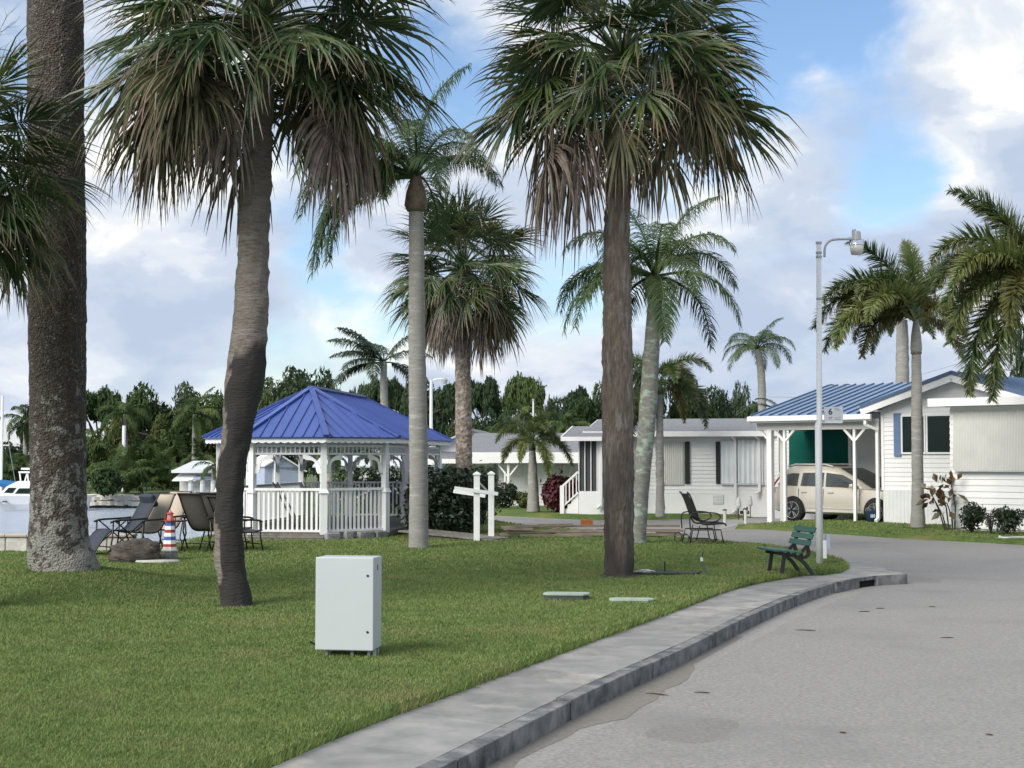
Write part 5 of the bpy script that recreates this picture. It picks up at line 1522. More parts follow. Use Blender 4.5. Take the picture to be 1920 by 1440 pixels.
m = MB(); m.add([Vector((.85, -.02, ze - .2)), Vector((2.0, -.02, ze - .2)), Vector((2.1, -.7, ze - .42)), Vector((.75, -.7, ze - .42)), Vector((.75, -.7, ze - .5)), Vector((2.1, -.7, ze - .5))], [(0, 1, 2, 3), (3, 2, 5, 4)]); m.build('awning', M['pale_blue'], h)
window(h, 1.05, 1.35, .45, 1.0, -.02, glass='trim_grey'); window(h, 2.3, 2.7, .5, 1.0, -.02, glass='trim_grey')
bx('door', M['panel_white'], h, (.95, -.03, -.05), (1.6, -.005, 1.35))
# ---- boathouse seen through the gazebo
f = Frame((497 - CX) / F * 62.0, 62.0, -.15, -25)
h = f.thing('pale_shed', 'pale blue grey shed seen through the gazebo', )
W7 = f.x(570)
bx('wall', M['pale_blue'], h, (0, 0, -.1), (W7, 3, 1.55))
m = MB(); m.prism([(0, 1.55), (W7, 1.35), (W7 * .4, 2.0)], -3, 0, Matrix(((1, 0, 0), (0, 0, -1), (0, 1, 0)))); m.build('gable_wall', M['pale_blue'], h)
roof_slab('roof_slope', h, [(-.1, -.2, 1.6), (W7 * .4, -.2, 2.06), (W7 * .4, 3.1, 2.06), (-.1, 3.1, 1.6)], .05, 'white')
roof_slab('roof_slope', h, [(W7 + .1, -.2, 1.38), (W7 + .1, 3.1, 1.38), (W7 * .4, 3.1, 2.06), (W7 * .4, -.2, 2.06)], .05, 'white')
bx('door_frame', M['white'], h, (.35, -.03, 0), (.45, 0, 1.5))
# ---- white house behind, seen through the right bay of the gazebo
f = Frame((600 - CX) / F * 72.0, 72.0, -.15, 0)
h = f.thing('back_house', 'white house behind the gazebo seen between its posts')
W8 = f.x(880); ze = 1.55
bx('wall', M['siding'], h, (0, 0, -.1), (W8, 6, ze))
roof_slab('roof_slope', h, [(-.3, -.4, ze), (W8 + .3, -.4, ze), (W8 + .3, 3, ze + .5), (-.3, 3, ze + .5)], .08, 'far_roof')
roof_slab('roof_slope', h, [(W8 + .3, 6.4, ze), (-.3, 6.4, ze), (-.3, 3, ze + .5), (W8 + .3, 3, ze + .5)], .08, 'far_roof')
for a in (618, 634, 700, 760, 795): window(h, f.x(a), f.x(a + 12), .75, 1.15, -.02)
# ------------------------------------------------------------------ car
f = Frame(10.9, 43.5, -.05, 42)
def car():
    xr = f.x(1491, .55); yr = .55
    rear = f.o + f.d * xr + f.b * yr
    yaw = -f.a - R(5)
    hd = Vector((math.cos(yaw), math.sin(yaw), 0)); lf = Vector((-hd.y, hd.x, 0))
    loc = rear + hd * 1.49 + lf * .82
    loc.z = -.19
    t = thing('suv', loc, 'champagne beige suv parked in the carport', 'car', rz=yaw)
    st = [(-2.50, .70, .50, 1.00), (-2.44, .84, .38, 1.05), (-2.2, .92, .31, 1.09), (-1.49, .955, .27, 1.10), (-.6, .96, .26, 1.09), (.3, .96, .26, 1.075), (1.0, .96, .26, 1.06), (1.3, .955, .27, 1.045), (1.8, .94, .29, 1.00), (2.15, .90, .32, .955), (2.34, .80, .36, .90), (2.43, .66, .42, .80), (2.46, .5, .5, .7)]
    m = MB(); n = 0
    for x, hw, zb, zt in st:
        sec = [(hw * .86, zb), (hw * .97, zb + .06), (hw, zb + .20), (hw * .995, .55 * zt + .12), (hw * .985, zt * .83), (hw * .945, zt - .03), (hw * .85, zt), (hw * .4, zt + .025)]
        full = [(y, z) for y, z in sec] + [(-y, z) for y, z in sec[::-1]]
        n = len(full)
        for y, z in full: m.v.append((x, y, z))
    for i in range(len(st) - 1):
        for k in range(n):
            a, b = i * n + k, i * n + (k + 1) % n
            m.f.append((a, b, b + n, a + n))
    m.f.append(tuple(range(n))[::-1]); e = (len(st) - 1) * n; m.f.append(tuple(e + k for k in range(n)))
    body = m.build('body', M['car_paint'], t, smooth=True)
    md = body.modifiers.new('edge', 'EDGE_SPLIT'); md.split_angle = R(38)
    lev = [(1.04, -2.42, 1.32, .90), (1.20, -2.36, 1.02, .875), (1.40, -2.24, .62, .83), (1.58, -2.10, .25, .775), (1.68, -1.98, -.02, .72), (1.735, -1.80, -.30, .63), (1.755, -1.5, -.6, .45)]
    m = MB(); NN = 40
    def ringpt(l, k):
        z, xr_, xf, hw = l
        a = 2 * math.pi * k / NN
        c, s = math.cos(a), math.sin(a)
        ex = .42
        sx = math.copysign(abs(c) ** ex, c); sy = math.copysign(abs(s) ** ex, s)
        return ((xr_ + xf) / 2 + (xf - xr_) / 2 * sx, hw * sy * (1 - .06 * max(0, sx)), z)
    for l in lev:
        for k in range(NN): m.v.append(ringpt(l, k))
    for i in range(len(lev) - 1):
        for k in range(NN):
            a, b = i * NN + k, i * NN + (k + 1) % NN
            m.f.append((a, b, b + NN, a + NN))
    e = (len(lev) - 1) * NN; m.f.append(tuple(e + k for k in range(NN)))
    m.build('cabin', M['car_paint'], t, smooth=True)
    def hw_at(z):
        for a, b in zip(lev, lev[1:]):
            if a[0] <= z <= b[0]:
                u = (z - a[0]) / (b[0] - a[0]); return a[3] + (b[3] - a[3]) * u, a[2] + (b[2] - a[2]) * u, a[1] + (b[1] - a[1]) * u
        return lev[-1][3], lev[-1][2], lev[-1][1]
    for sg in (-1, 1):
        for poly in ([(-2.12, 1.14), (-1.38, 1.12), (-1.36, 1.50), (-1.62, 1.51), (-1.9, 1.44)], [(-1.26, 1.12), (-.42, 1.11), (-.45, 1.53), (-1.22, 1.52)], [(-.33, 1.11), (.86, 1.10), (.60, 1.30), (.22, 1.47), (-.36, 1.53)]):
            m = MB()
            vs = [Vector((x, sg * (hw_at(z)[0] + .012), z)) for x, z in poly]; vi = [v - Vector((0, sg * .03, 0)) for v in vs]
            k = len(vs); m.add(vs + vi, [tuple(range(k)), tuple(range(2 * k - 1, k - 1, -1))] + [(j, (j + 1) % k, (j + 1) % k + k, j + k) for j in range(k)])
            m.build('side_window', M['car_glass'], t)
        m = MB(); m.tube([(-1.9, sg * .66, 1.72), (-1.6, sg * .66, 1.785), (-.5, sg * .66, 1.785), (-.2, sg * .67, 1.72)], .022, 6); m.build('roof_rail', M['trim_bright'], t)
        for x in (-1.30, -.38, .92):
            m = MB(); m.bar((x, sg * .955, .42), (x, sg * .952, 1.04), .008, .012); m.build('door_seam', M['black_metal'], t)
        for x in (-1.10, -.12):
            m = MB(); m.bar((x - .1, sg * .965, .93), (x + .1, sg * .965, .935), .03, .03); m.build('door_handle', M['car_paint'], t)
        m = MB(); m.bar((-1.0, sg * .965, .36), (1.0, sg * .965, .36), .03, .045); m.bar((-1.0, sg * .967, .47), (1.0, sg * .967, .44), .012, .02); m.build('sill_trim', M['trim_bright'], t)
        m = MB(); m.box((.72, sg * 1.04, 1.14), (.13, .20, .13)); mi = m.build('mirror', M['car_paint'], t); md = mi.modifiers.new('b', 'BEVEL'); md.width = .04; md.segments = 3
        m = MB(); m.tube([(-2.28, sg * .93, .92), (-2.30, sg * .92, 1.05), (-2.22, sg * .895, 1.2), (-2.05, sg * .84, 1.42)], [.055, .045, .035, .025], 6); m.build('tail_light', M['tail_red'], t)
        m = MB(); m.bar((2.08, sg * .86, .84), (2.30, sg * .72, .84), .12, .10); m.build('headlight', M['lamp_lens'], t)
    # windscreen and roof glass
    def strip(zs, yk, off, name):
        m = MB(); vs = []
        for z in zs:
            hw, xf, xr_ = hw_at(z)
            for q in np.linspace(-yk, yk, 7): vs.append(Vector((xf - .10 * abs(q) ** 3 + off, q * hw, z + off * .6)))
        for i in range(len(zs) - 1):
            for k in range(6): m.f.append((i * 7 + k, i * 7 + k + 1, i * 7 + k + 8, i * 7 + k + 7))
        m.v = [tuple(v) for v in vs]
        return m.build(name, M['car_glass'], t, smooth=True)
    strip([1.10, 1.2, 1.3, 1.4, 1.5, 1.6, 1.66], .80, .022, 'windscreen')
    m = MB(); m.box((-1.0, 0, 1.758), (1.2, .95, .012)); m.build('roof_glass', M['car_glass'], t)
    # wheels
    for x in (-1.49, 1.49):
        for sg in (-1, 1):
            m = MB()
            arc = [(.43 * math.cos(a), .43 * math.sin(a)) for a in np.linspace(R(-12), R(192), 25)]
            m.add([Vector((x + c, sg * .972, .375 + s)) for c, s in arc] + [Vector((x + c * .98, sg * .9, .375 + s * .98)) for c, s in arc], [tuple(range(25)), tuple(range(49, 24, -1))] + [(j, j + 1, j + 26, j + 25) for j in range(24)])
            m.build('wheel_arch', M['black_metal'], t)
            w = bpy.data.objects.new('wheel', None); C.objects.link(w); w.parent = t; w.location = (x, sg * .90, .375); w.empty_display_size = .1
            Mr = Matrix.Rotation(R(90), 3, 'X')
            m = MB(); m.lathe([(.27, -.12), (.35, -.125), (.375, -.09), (.375, .09), (.35, .125), (.27, .12)], n=36); m.v = [tuple(Mr @ Vector(v)) for v in m.v]; m.build('tyre', M['tyre'], w, smooth=True)
            m = MB(); m.lathe([(.265, -.10), (.27, .10), (.26, .128), (.275, .13)], n=32); m.v = [tuple(Mr @ Vector(v)) for v in m.v]; m.build('hub', M['black_metal'], w)
            m = MB()
            for k in range(5):
                for dd in (-.16, .16):
                    a = 2 * math.pi * k / 5 + .3
                    m.bar((.05 * math.cos(a), sg * .135, .05 * math.sin(a)), (.255 * math.cos(a + dd), sg * .14, .255 * math.sin(a + dd)), .02, .038, (0, 1, 0))
            ring_ = [(.258 * math.cos(a), sg * .135, .258 * math.sin(a)) for a in np.linspace(0, 2 * math.pi, 33)]
            m.tube(ring_, .014, 5, cap=False)
            m.build('rim', M['rim'], w)
    return t
car()
# blue bucket by the front wheel
p = G(1637, 985, -.1)
b = thing('bucket', P(1634, 960, p.y + 2.0) * 1, 'small blue bucket before the front wheel of the suv', 'bucket'); b.location.z = -.08
m = MB(); m.lathe([(.14, 0), (.17, .30), (.185, .31), (.185, .33), (.165, .33), (.135, .04)], n=18); m.build('pail', M['bucket'], b, smooth=True)
m = MB(); m.tube([(.18 * math.cos(a), 0, .31 + .12 * math.sin(a)) for a in np.linspace(0, math.pi, 10)], .006, 5); m.build('handle', M['grey_metal'], b)
m = MB(); m.box((0, -.158, .17), (.14, .01, .1)); m.build('label_patch', M['pale_blue'], b)

# ------------------------------------------------------------------ street lamp with street sign
lb = G(1537, 1060, -.02)
lamp = thing('street_lamp', lb, 'white street lamp post with curved arm beside the bench', 'street lamp')
Y = lb.y
topz = P(1539, 455, Y).z - lb.z
m = MB(); m.tube([(0, 0, -.1), (0, 0, 2.4), (.02, 0, 2.42), (.04, 0, topz)], [.062, .058, .050, .042], 14); m.build('pole', M['pole_white'], lamp, smooth=True)
for z in (topz - .02, topz - .19, topz - .26, topz - .98):
    m = MB(); m.tube([(.04, 0, z), (.04, 0, z + .035)], .053, 14); m.build('pole_band', M['grey_metal'], lamp)
arm = [P(x, y, Y) - lb for x, y in ((1546, 482), (1546, 466), (1549, 458), (1556, 451), (1566, 448.5), (1600, 448))]
m = MB(); m.tube(smooth_line(arm), .021, 10); m.build('arm', M['grey_metal'], lamp, smooth=True)
c = P(1606, 450, Y) - lb
s = Y / F
m = MB(); m.lathe([(8.5 * s, 0), (9 * s, .02), (7.8 * s, 16 * s), (6.5 * s, 17.5 * s), (.01, 17.6 * s)], (c.x, c.y, c.z - .01), 14); m.build('lamp_head', M['grey_metal'], lamp)
m = MB(); m.box((c.x - 4.5 * s, c.y, c.z + 9.5 * s), (7.5 * s, 9 * s, 22 * s)); o = m.build('photocell', M['grey_metal'], lamp); md = o.modifiers.new('b', 'BEVEL'); md.width = .02; md.segments = 3
m = MB(); m.lathe([(9.5 * s, 0), (13 * s, -9 * s), (13.5 * s, -10.5 * s), (12 * s, -10.5 * s)], c, 20); m.build('reflector', M['chrome'], lamp, smooth=True)
m = MB(); m.lathe([(13.2 * s, -10.6 * s), (12.2 * s, -18 * s), (10 * s, -27.5 * s), (.01, -27.8 * s)], c, 20); m.build('lens', M['lamp_lens'], lamp, smooth=True)
ZS = P(1560, 778, Y).z - lb.z
bx('meter_box', M['pole_white'], lamp, (.05, -.04, .12), (.11, .06, .42)); 
bx('meter_cover', M['pale_blue'], lamp, (.11, -.05, .28), (.17, .06, .52))
sg_ = thing('street_sign', (lb.x + .055, Y - .02, lb.z + ZS), 'small pale street sign reading 6th on the lamp post', 'sign')
x0, x1 = (P(1544.5, 778, Y) - sg_.location).x, (P(1580, 778, Y) - sg_.location).x
z0, z1 = (P(1560, 790, Y) - sg_.location).z, (P(1560, 763, Y) - sg_.location).z
bx('plate', M['sign'], sg_, (x0, -.006, z0), (x1, .002, z1))
bx('rail', M['pole_white'], sg_, (x0 - .05, -.012, z0 - .03), (x1 - .01, .012, z0 - .003))
for z in (.03, -.11): bx('clamp', M['grey_metal'], sg_, (x0 - .10, -.02, z - .012), (x0 + .01, .02, z + .012))
def text(body, size, x, z, mt, parent, y=-.0075):
    cu = bpy.data.curves.new('txt', 'FONT'); cu.body = body; cu.size = size; cu.extrude = .0008; cu.offset = size * .018
    ob = bpy.data.objects.new('txt', cu); C.objects.link(ob)
    dg = bpy.context.evaluated_depsgraph_get(); dg.update()
    me = bpy.data.meshes.new_from_object(ob.evaluated_get(dg))
    bpy.data.objects.remove(ob)
    me.materials.clear()
    o = link('lettering', me, M[mt], parent, (x, y, z)); o.rotation_euler = (R(90), 0, 0)
    return o
w_ = x1 - x0; hh_ = z1 - z0
text('6', hh_ * .60, x0 + w_ * .22, z0 + hh_ * .47, 'sign_ink', sg_)
text('TH', hh_ * .23, x0 + w_ * .57, z0 + hh_ * .74, 'sign_ink_pale', sg_)
text('ST', hh_ * .26, x0 + w_ * .24, z0 + hh_ * .12, 'sign_ink_pale', sg_)
text('LLC', hh_ * .26, x0 + w_ * .56, z0 + hh_ * .12, 'sign_ink_pale', sg_)

# ------------------------------------------------------------------ park bench
g = G(1480, 1073, 0)
bn = thing('park_bench', (g.x, g.y, -.02), 'green slatted park bench with black frames beside the lamp', 'bench', rz=R(191))
bn.scale = (.84, .84, .88)
# local: x = sitting direction (forwards), y = along the bench
def curve_frame(y):
    m = MB(); w = .055
    back_ = smooth_line([Vector((-.36, y, .84)), Vector((-.27, y, .62)), Vector((-.22, y, .50)), Vector((-.26, y, .42)), Vector((-.25, y, .34)), Vector((-.14, y, .29)), Vector((.02, y, .335)), Vector((.34, y, .38))], 2)
    for a, b in zip(back_, back_[1:]): m.bar(a, b, w, .06, (0, 1, 0))
    hump = smooth_line([Vector((-.22, y, .50)), Vector((-.13, y, .42)), Vector((-.10, y, .35)), Vector((-.14, y, .29))], 1)
    for a, b in zip(hump, hump[1:]): m.bar(a, b, w, .045, (0, 1, 0))
    rear = smooth_line([Vector((.0, y, .32)), Vector((-.14, y, .24)), Vector((-.26, y, .10)), Vector((-.33, y, 0))], 2)
    for a, b in zip(rear, rear[1:]): m.bar(a, b, w, .07, (0, 1, 0))
    m.bar((.22, y, .36), (.28, y, 0), .06, w, (0, 1, 0))
    return m
LBn = 1.0
for y in (-LBn / 2 + .18, LBn / 2 - .18): curve_frame(y).build('frame', M['black_metal'], bn)
for k in range(4):
    x = -.06 + .135 * k
    bx('seat_slat', M['bench_green'], bn, (x, -LBn / 2, .385 + .012 * k), (x + .115, LBn / 2, .42 + .012 * k), .006)
for k in range(3):
    z = .56 + .115 * k; x = -.215 - .05 * k
    m = MB(); m.box((x, 0, z), (.03, LBn, .095), M=Matrix.Rotation(R(-22), 3, 'Y')); m.build('back_slat', M['bench_green'], bn)

# ------------------------------------------------------------------ utility cabinet
c0 = G(654, 1232, 0)
cb = thing('utility_cabinet', c0, 'pale mint metal utility cabinet standing on the lawn', 'cabinet', rz=R(-9))
Wc, Dc, z0, z1 = .535, .30, .065, .895
bx('housing', M['cabinet'], cb, (-Wc / 2 - .04, .012, z0), (Wc / 2 - .04, Dc, z1), .008)
dr = bx('door', M['cabinet'], cb, (-Wc / 2 - .043, -.02, z0 - .004), (Wc / 2 - .037, .008, z1 + .003), .008)
for z in (.23, .735):
    m = MB(); m.lathe([(.011, 0), (.011, .006), (.004, .008)], n=12); o = m.build('lock', M['black_metal'], dr, loc=(Wc / 2 - .09, -.0205, z)); o.rotation_euler = (R(90), 0, 0)
m = MB(); m.box((Wc / 2 - .040, .14, .80), (.006, .02, .05)); m.build('latch', M['black_metal'], cb)
for x in (-Wc / 2 + .03, 0, Wc / 2 - .11, Wc / 2 - .06):
    bx('leg', M['grey_metal'], cb, (x, .06, -.05), (x + .025, .09, z0))
for x in (-Wc / 2 + .03, Wc / 2 - .08): bx('leg', M['grey_metal'], cb, (x, .24, -.05), (x + .025, .27, z0))
m = MB(); m.tube([(-.38, .05, .125), (-.33, .06, .10), (-.27, .07, .06)], .009, 8); m.build('cable', M['black_metal'], cb)

# in ground boxes
for px, py, w, d, tilt, lbl in ((1062, 1124, .58, .30, .03, 'raised green plastic utility box lid with dark rim in the lawn'), (1184, 1128, .55, .28, .0, 'flat pale green utility box lid level with the grass')):
    g = G(px, py, 0)
    t = thing('valve_box', g, lbl, 'utility box', rz=R(-6), group='valve boxes in the lawn')
    oct_ = lambda a, b, c: [(-a + c, -b), (a - c, -b), (a, -b + c), (a, b - c), (a - c, b), (-a + c, b), (-a, b - c), (-a, -b + c)]
    hgt = .065 if tilt else .02
    m = MB(); m.prism(oct_(w / 2 - .01, d / 2, .06), -.1, hgt); m.build('body', M['lid_side'] if tilt else M['lid_green'], t)
    m = MB(); m.prism(oct_(w / 2, d / 2 + .01, .065), hgt, hgt + .018); m.build('lid', M['lid_green'], t)

# hoses and pipes at the foot of the tall sabal
g = G(1250, 1078, 0)
t = thing('hose_bundle', g, 'dark hoses lying beside the tall sabal trunk', 'hose')
rs = random.Random(2)
for k in range(4):
    pts = [Vector((-.50 + .02 * k, .05 * k, .03)), Vector((-.2, -.05 + .06 * k, .03 + .015 * k)), Vector((.15, .02 + .03 * k, .025)), Vector((.45, -.06 + .05 * k, .03)), Vector((.53, .03 * k, .05))]
    m = MB(); m.tube(smooth_line(pts, 2), .016, 7); m.build('hose', M['hose'], t, smooth=True)
for k in range(5):
    x = -.42 + .05 * k
    m = MB(); m.tube(smooth_line([Vector((x - .12, 0, .03)), Vector((x, .02, .06 + .035 * math.sin(k * .8 + .4))), Vector((x + .14, .03, .04))], 2), .010, 6); m.build('coil', M['pipe_white'], t, smooth=True)
m = MB(); m.tube([(-.02, .08, -.02), (-.02, .08, .20)], .012, 7); m.build('stake', M['black_metal'], t)
m = MB(); m.tube([(.62, -.1, 0), (.54, 0, .20), (.545, 0, .26)], [.018, .018, .014], 7); m.build('spigot', M['hose'], t)
m = MB(); m.tube([(.545, 0, .21), (.535, 0, .27)], .022, 8); m.build('spigot_head', M['pipe_white'], t)
m = MB(); m.tube([(.55, 0, .26), (.56, 0, .35)], .009, 6); m.build('spigot_stem', M['black_metal'], t)

# ------------------------------------------------------------------ glider chair by the lumber
def glider():
    g = G(1318, 1019, 0)
    t = thing('glider_chair', g, 'black metal glider chair at the edge of the lawn', 'chair', rz=R(8))
    w = .62
    for y in (-w / 2, w / 2):
        m = MB()
        m.tube(smooth_line([Vector((-.42, y, 1.08)), Vector((-.36, y, 1.04)), Vector((-.26, y, .78)), Vector((-.14, y, .44)), Vector((-.02, y, .40)), Vector((.38, y, .44)), Vector((.42, y, .38))], 2), .018, 7)
        m.build('side_frame', M['black_metal'], t, smooth=True)
        m = MB(); m.tube(smooth_line([Vector((-.36, y * 1.12, .30)), Vector((-.38, y * 1.12, .62)), Vector((-.25, y * 1.12, .66)), Vector((.15, y * 1.12, .66)), Vector((.30, y * 1.12, .60)), Vector((.24, y * 1.12, .48)), Vector((.02, y * 1.12, .45))], 2), .014, 7); m.build('arm', M['black_metal'], t, smooth=True)
        m = MB()
        m.tube([(-.40, y, .02), (.40, y, .02)], .015, 6); m.tube([(-.36, y, .02), (-.30, y, .30), (.30, y, .30), (.36, y, .02)], .015, 6)
        m.tube([(-.22, y * .9, .08), (-.14, y * .9, .38)], .012, 6); m.tube([(.22, y * .9, .08), (.16, y * .9, .40)], .012, 6); m.tube([(-.24, y * .9, .09), (.24, y * .9, .09)], .012, 6)
        m.build('leg_frame', M['black_metal'], t, smooth=True)
        m = MB(); m.tube([(-.46 + .08 * math.cos(a), y, .12 + .10 * math.sin(a)) for a in np.linspace(0, 6.28, 14)], .010, 5); m.build('scroll', M['black_metal'], t)
    for k in range(7):
        y = -w / 2 + .045 + (w - .09) * k / 6
        m = MB(); m.tube(smooth_line([Vector((-.40, y, 1.05)), Vector((-.26, y, .78)), Vector((-.14, y, .45)), Vector((.38, y, .44))], 2), .011, 5); m.build('slat', M['black_metal'], t)
    bx('seat', M['sling_brown'], t, (-.1, -w / 2 + .02, .425), (.38, w / 2 - .02, .435))
    m = MB(); m.add([(-.37, -w / 2 + .02, 1.0), (-.37, w / 2 - .02, 1.0), (-.145, w / 2 - .02, .47), (-.145, -w / 2 + .02, .47)], [(0, 1, 2, 3)])
    return t
glider()

# ------------------------------------------------------------------ sling chairs
def sling_chair(name, px, py, rz, sling, frame, label, scale=1.0, pillow=False, zero_g=False):
    g = G(px, py, 0)
    t = thing(name, g, label, 'chair', rz=rz, group='lounge chairs by the sea wall')
    w = .56 * scale; k = scale
    prof = [Vector((-.55, 0, 1.12)), Vector((-.50, 0, 1.08)), Vector((-.40, 0, .85)), Vector((-.22, 0, .52)), Vector((-.10, 0, .40)), Vector((.18, 0, .38)), Vector((.42, 0, .43))]
    if zero_g: prof = [Vector((-.62, 0, 1.12)), Vector((-.50, 0, .90)), Vector((-.28, 0, .52)), Vector((-.10, 0, .40)), Vector((.22, 0, .46)), Vector((.42, 0, .44)), Vector((.72, 0, .02))]
    line = smooth_line([p * k for p in prof], 2)
    m = MB(); vs, fs = [], []
    for i, p in enumerate(line):
        for y in (-w / 2 + .02, 0, w / 2 - .02): vs.append(p + Vector((0, y, -.012 if y == 0 else 0)))
        if i:
            a = 3 * i; fs += [(a - 3, a - 2, a + 1, a), (a - 2, a - 1, a + 2, a + 1)]
    m.add(vs, fs); o = m.build('sling', M[sling], t, smooth=True); md = o.modifiers.new('s', 'SOLIDIFY'); md.thickness = .008
    for y in (-w / 2, w / 2):
        s = 1 if y > 0 else -1
        m = MB(); m.tube([p + Vector((0, y, 0)) for p in line], .016, 7); m.build('side_rail', M[frame], t, smooth=True)
        ya = y + s * .05
        m = MB(); m.tube(smooth_line([Vector((-.36, ya, .66)) * k, Vector((-.1, ya, .645)) * k, Vector((.28, ya, .64)) * k, Vector((.40, ya, .60)) * k], 2), .02, 7); m.build('armrest', M[frame], t, smooth=True)
        m = MB(); m.tube([Vector((.34, ya, .63)) * k, Vector((.36, ya, .3)) * k, Vector((.42, ya, 0)) * k], .016, 6); m.build('leg', M[frame], t, smooth=True)
        m = MB(); m.tube([Vector((-.30, ya, .65)) * k, Vector((-.26, ya, .35)) * k, Vector((-.40, ya, 0)) * k], .016, 6); m.build('leg', M[frame], t, smooth=True)
        if zero_g:
            m = MB(); m.tube([Vector((-.45, ya, .02)) * k, Vector((.30, ya, .62)) * k], .014, 6); m.tube([Vector((.50, ya, .02)) * k, Vector((-.28, ya, .62)) * k], .014, 6); m.build('cross_brace', M[frame], t)
    m = MB(); m.tube([line[0] + Vector((0, -w / 2, 0)), line[0] + Vector((0, w / 2, 0))], .016, 6); m.build('top_bar', M[frame], t)
    m = MB(); m.tube([Vector((-.33 * k, -w / 2, .17 * k)), Vector((-.33 * k, w / 2, .17 * k))], .012, 6); m.tube([Vector((.39 * k, -w / 2, .15 * k)), Vector((.39 * k, w / 2, .15 * k))], .012, 6); m.build('stretcher', M[frame], t)
    if pillow:
        m = MB(); m.box(line[0] * .97 + Vector((.06, 0, -.1)), (.10, w * .92, .26), M=Matrix.Rotation(R(28), 3, 'Y')); o = m.build('pillow', M[sling], t); md = o.modifiers.new('b', 'BEVEL'); md.width = .045; md.segments = 3
    return t
sling_chair('lounge_chair', 228, 1038, R(222), 'sling_navy', 'black_metal', 'navy zero gravity lounge chair with pillow, leftmost of the chairs', pillow=True, zero_g=True)
sling_chair('lounge_chair', 270, 1036, R(238), 'sling_beige', 'bronze', 'beige sling chair right of the navy lounge chair', .98)
sling_chair('lounge_chair', 302, 1030, R(240), 'sling_beige', 'bronze', 'beige sling chair behind the lighthouse ornament', 1.0)
sling_chair('lounge_chair', 390, 1034, R(58), 'sling_brown', 'bronze', 'brown sling chair seen from behind, left of the kinked trunk', 1.0)
sling_chair('lounge_chair', 424, 1031, R(58), 'sling_brown', 'bronze', 'brown sling chair partly hidden behind the kinked trunk', 1.0)
sling_chair('lounge_chair', 444, 1034, R(40), 'sling_brown', 'black_metal', 'dark chair whose armrest shows right of the kinked trunk', .95)
# small glass side table
g = G(325, 1038, 0)
t = thing('side_table', g, 'small dark metal side table between the chairs', 'table')
m = MB(); m.lathe([(.24, .60), (.25, .61), (.25, .625), (.22, .625)], n=20); m.build('top', M['bronze'], t)
for a in (.4, 1.97, 3.5, 5.1):
    m = MB(); m.tube([(math.cos(a) * .17, math.sin(a) * .17, .61), (math.cos(a) * .12, math.sin(a) * .12, .3), (math.cos(a) * .22, math.sin(a) * .22, 0)], .011, 6); m.build('leg', M['bronze'], t)

# ------------------------------------------------------------------ lighthouse ornament and rock
g = G(318, 1050, 0)
t = thing('lighthouse_ornament', g, 'little wooden lighthouse ornament with red white and blue bands', 'ornament')
oc = lambda r: [(r * math.cos(R(22.5 + 45 * k)), r * math.sin(R(22.5 + 45 * k))) for k in range(8)]
def frus(name, z0, z1, r0, r1, mt):
    m = MB(); a, b = oc(r0), oc(r1)
    m.add([Vector((*p, z0)) for p in a] + [Vector((*p, z1)) for p in b], [tuple(range(8))[::-1], tuple(range(8, 16))] + [(i, (i + 1) % 8, (i + 1) % 8 + 8, i + 8) for i in range(8)])
    m.build(name, M[mt], t)
frus('base', 0, .16, .155, .135, 'stone'); frus('plinth', .16, .185, .15, .15, 'pad')
bands = ['pad', 'paint_red', 'white', 'paint_blue', 'white', 'paint_red', 'white', 'paint_blue']
hs = [.05, .05, .065, .065, .065, .055, .065, .075]
z = .185; r = .125
for bnd, hgt in zip(bands, hs):
    frus('band', z, z + hgt, r, r - .006, bnd); z += hgt; r -= .006
frus('gallery', z, z + .02, .105, .105, 'paint_red'); frus('lantern', z + .02, z + .13, .055, .05, 'paint_pink'); frus('lantern_roof', z + .13, z + .16, .07, .05, 'paint_red'); frus('finial', z + .16, z + .21, .03, .008, 'paint_pink')
for k in range(8):
    a = R(22.5 + 45 * k); m = MB(); m.box((.098 * math.cos(a), .098 * math.sin(a), z + .045), (.012, .012, .05)); m.build('gallery_post', M['paint_red'], t)
g = G(252, 1053, 0)
m = MB(); NU, NV = 28, 16
for j in range(NV + 1):
    for i in range(NU):
        a, b = 2 * math.pi * i / NU, math.pi * j / NV
        d = Vector((math.cos(a) * math.sin(b), math.sin(a) * math.sin(b), math.cos(b)))
        q = 1 + .32 * fbm(d.x * 1.6 + 3, d.y * 1.6, d.z * 1.6, 4) + .10 * fbm(d.x * 6, d.y * 6, d.z * 6)
        m.v.append((d.x * .48 * q, d.y * .32 * q, d.z * .23 * q + .15))
for j in range(NV):
    for i in range(NU): m.f.append((j * NU + i, (j + 1) * NU + i, (j + 1) * NU + (i + 1) % NU, j * NU + (i + 1) % NU))
tag(m.build('boulder', M['rock'], None, smooth=True, loc=g), 'dark weathered boulder lying before the lounge chairs', 'rock')
g = G(290, 1055, 0)
m = MB(); m.prism([(.38 * math.cos(a) * (1 + .15 * math.sin(3 * a)), .12 * math.sin(a)) for a in np.linspace(0, 6.1, 20)], 0, .035)
tag(m.build('stone_pad', M['pad'], None, loc=g + Vector((.02, 0, .01))), 'thin white pad under the boulder and lighthouse ornament', 'pad')

# ------------------------------------------------------------------ low sea wall
sw = thing('sea_wall', (-7.3, 28.62, 0), 'low white stone sea wall with tan cap behind the massive trunk', 'wall')
rs = random.Random(9)
x = 0.0
while x > -14:
    w = rs.uniform(.42, .62)
    m = MB(); m.box2((x - w + .012, 0, -.12), (x, .28, .27)); o = m.build('wall_block', M['wall_stone'], sw)
    md = o.modifiers.new('b', 'BEVEL'); md.width = .014
    m = MB(); m.box2((x - w + .006, -.04, .272), (x, .32, .325)); o = m.build('cap_stone', M['wall_cap'], sw)
    md = o.modifiers.new('b', 'BEVEL'); md.width = .01
    x -= w

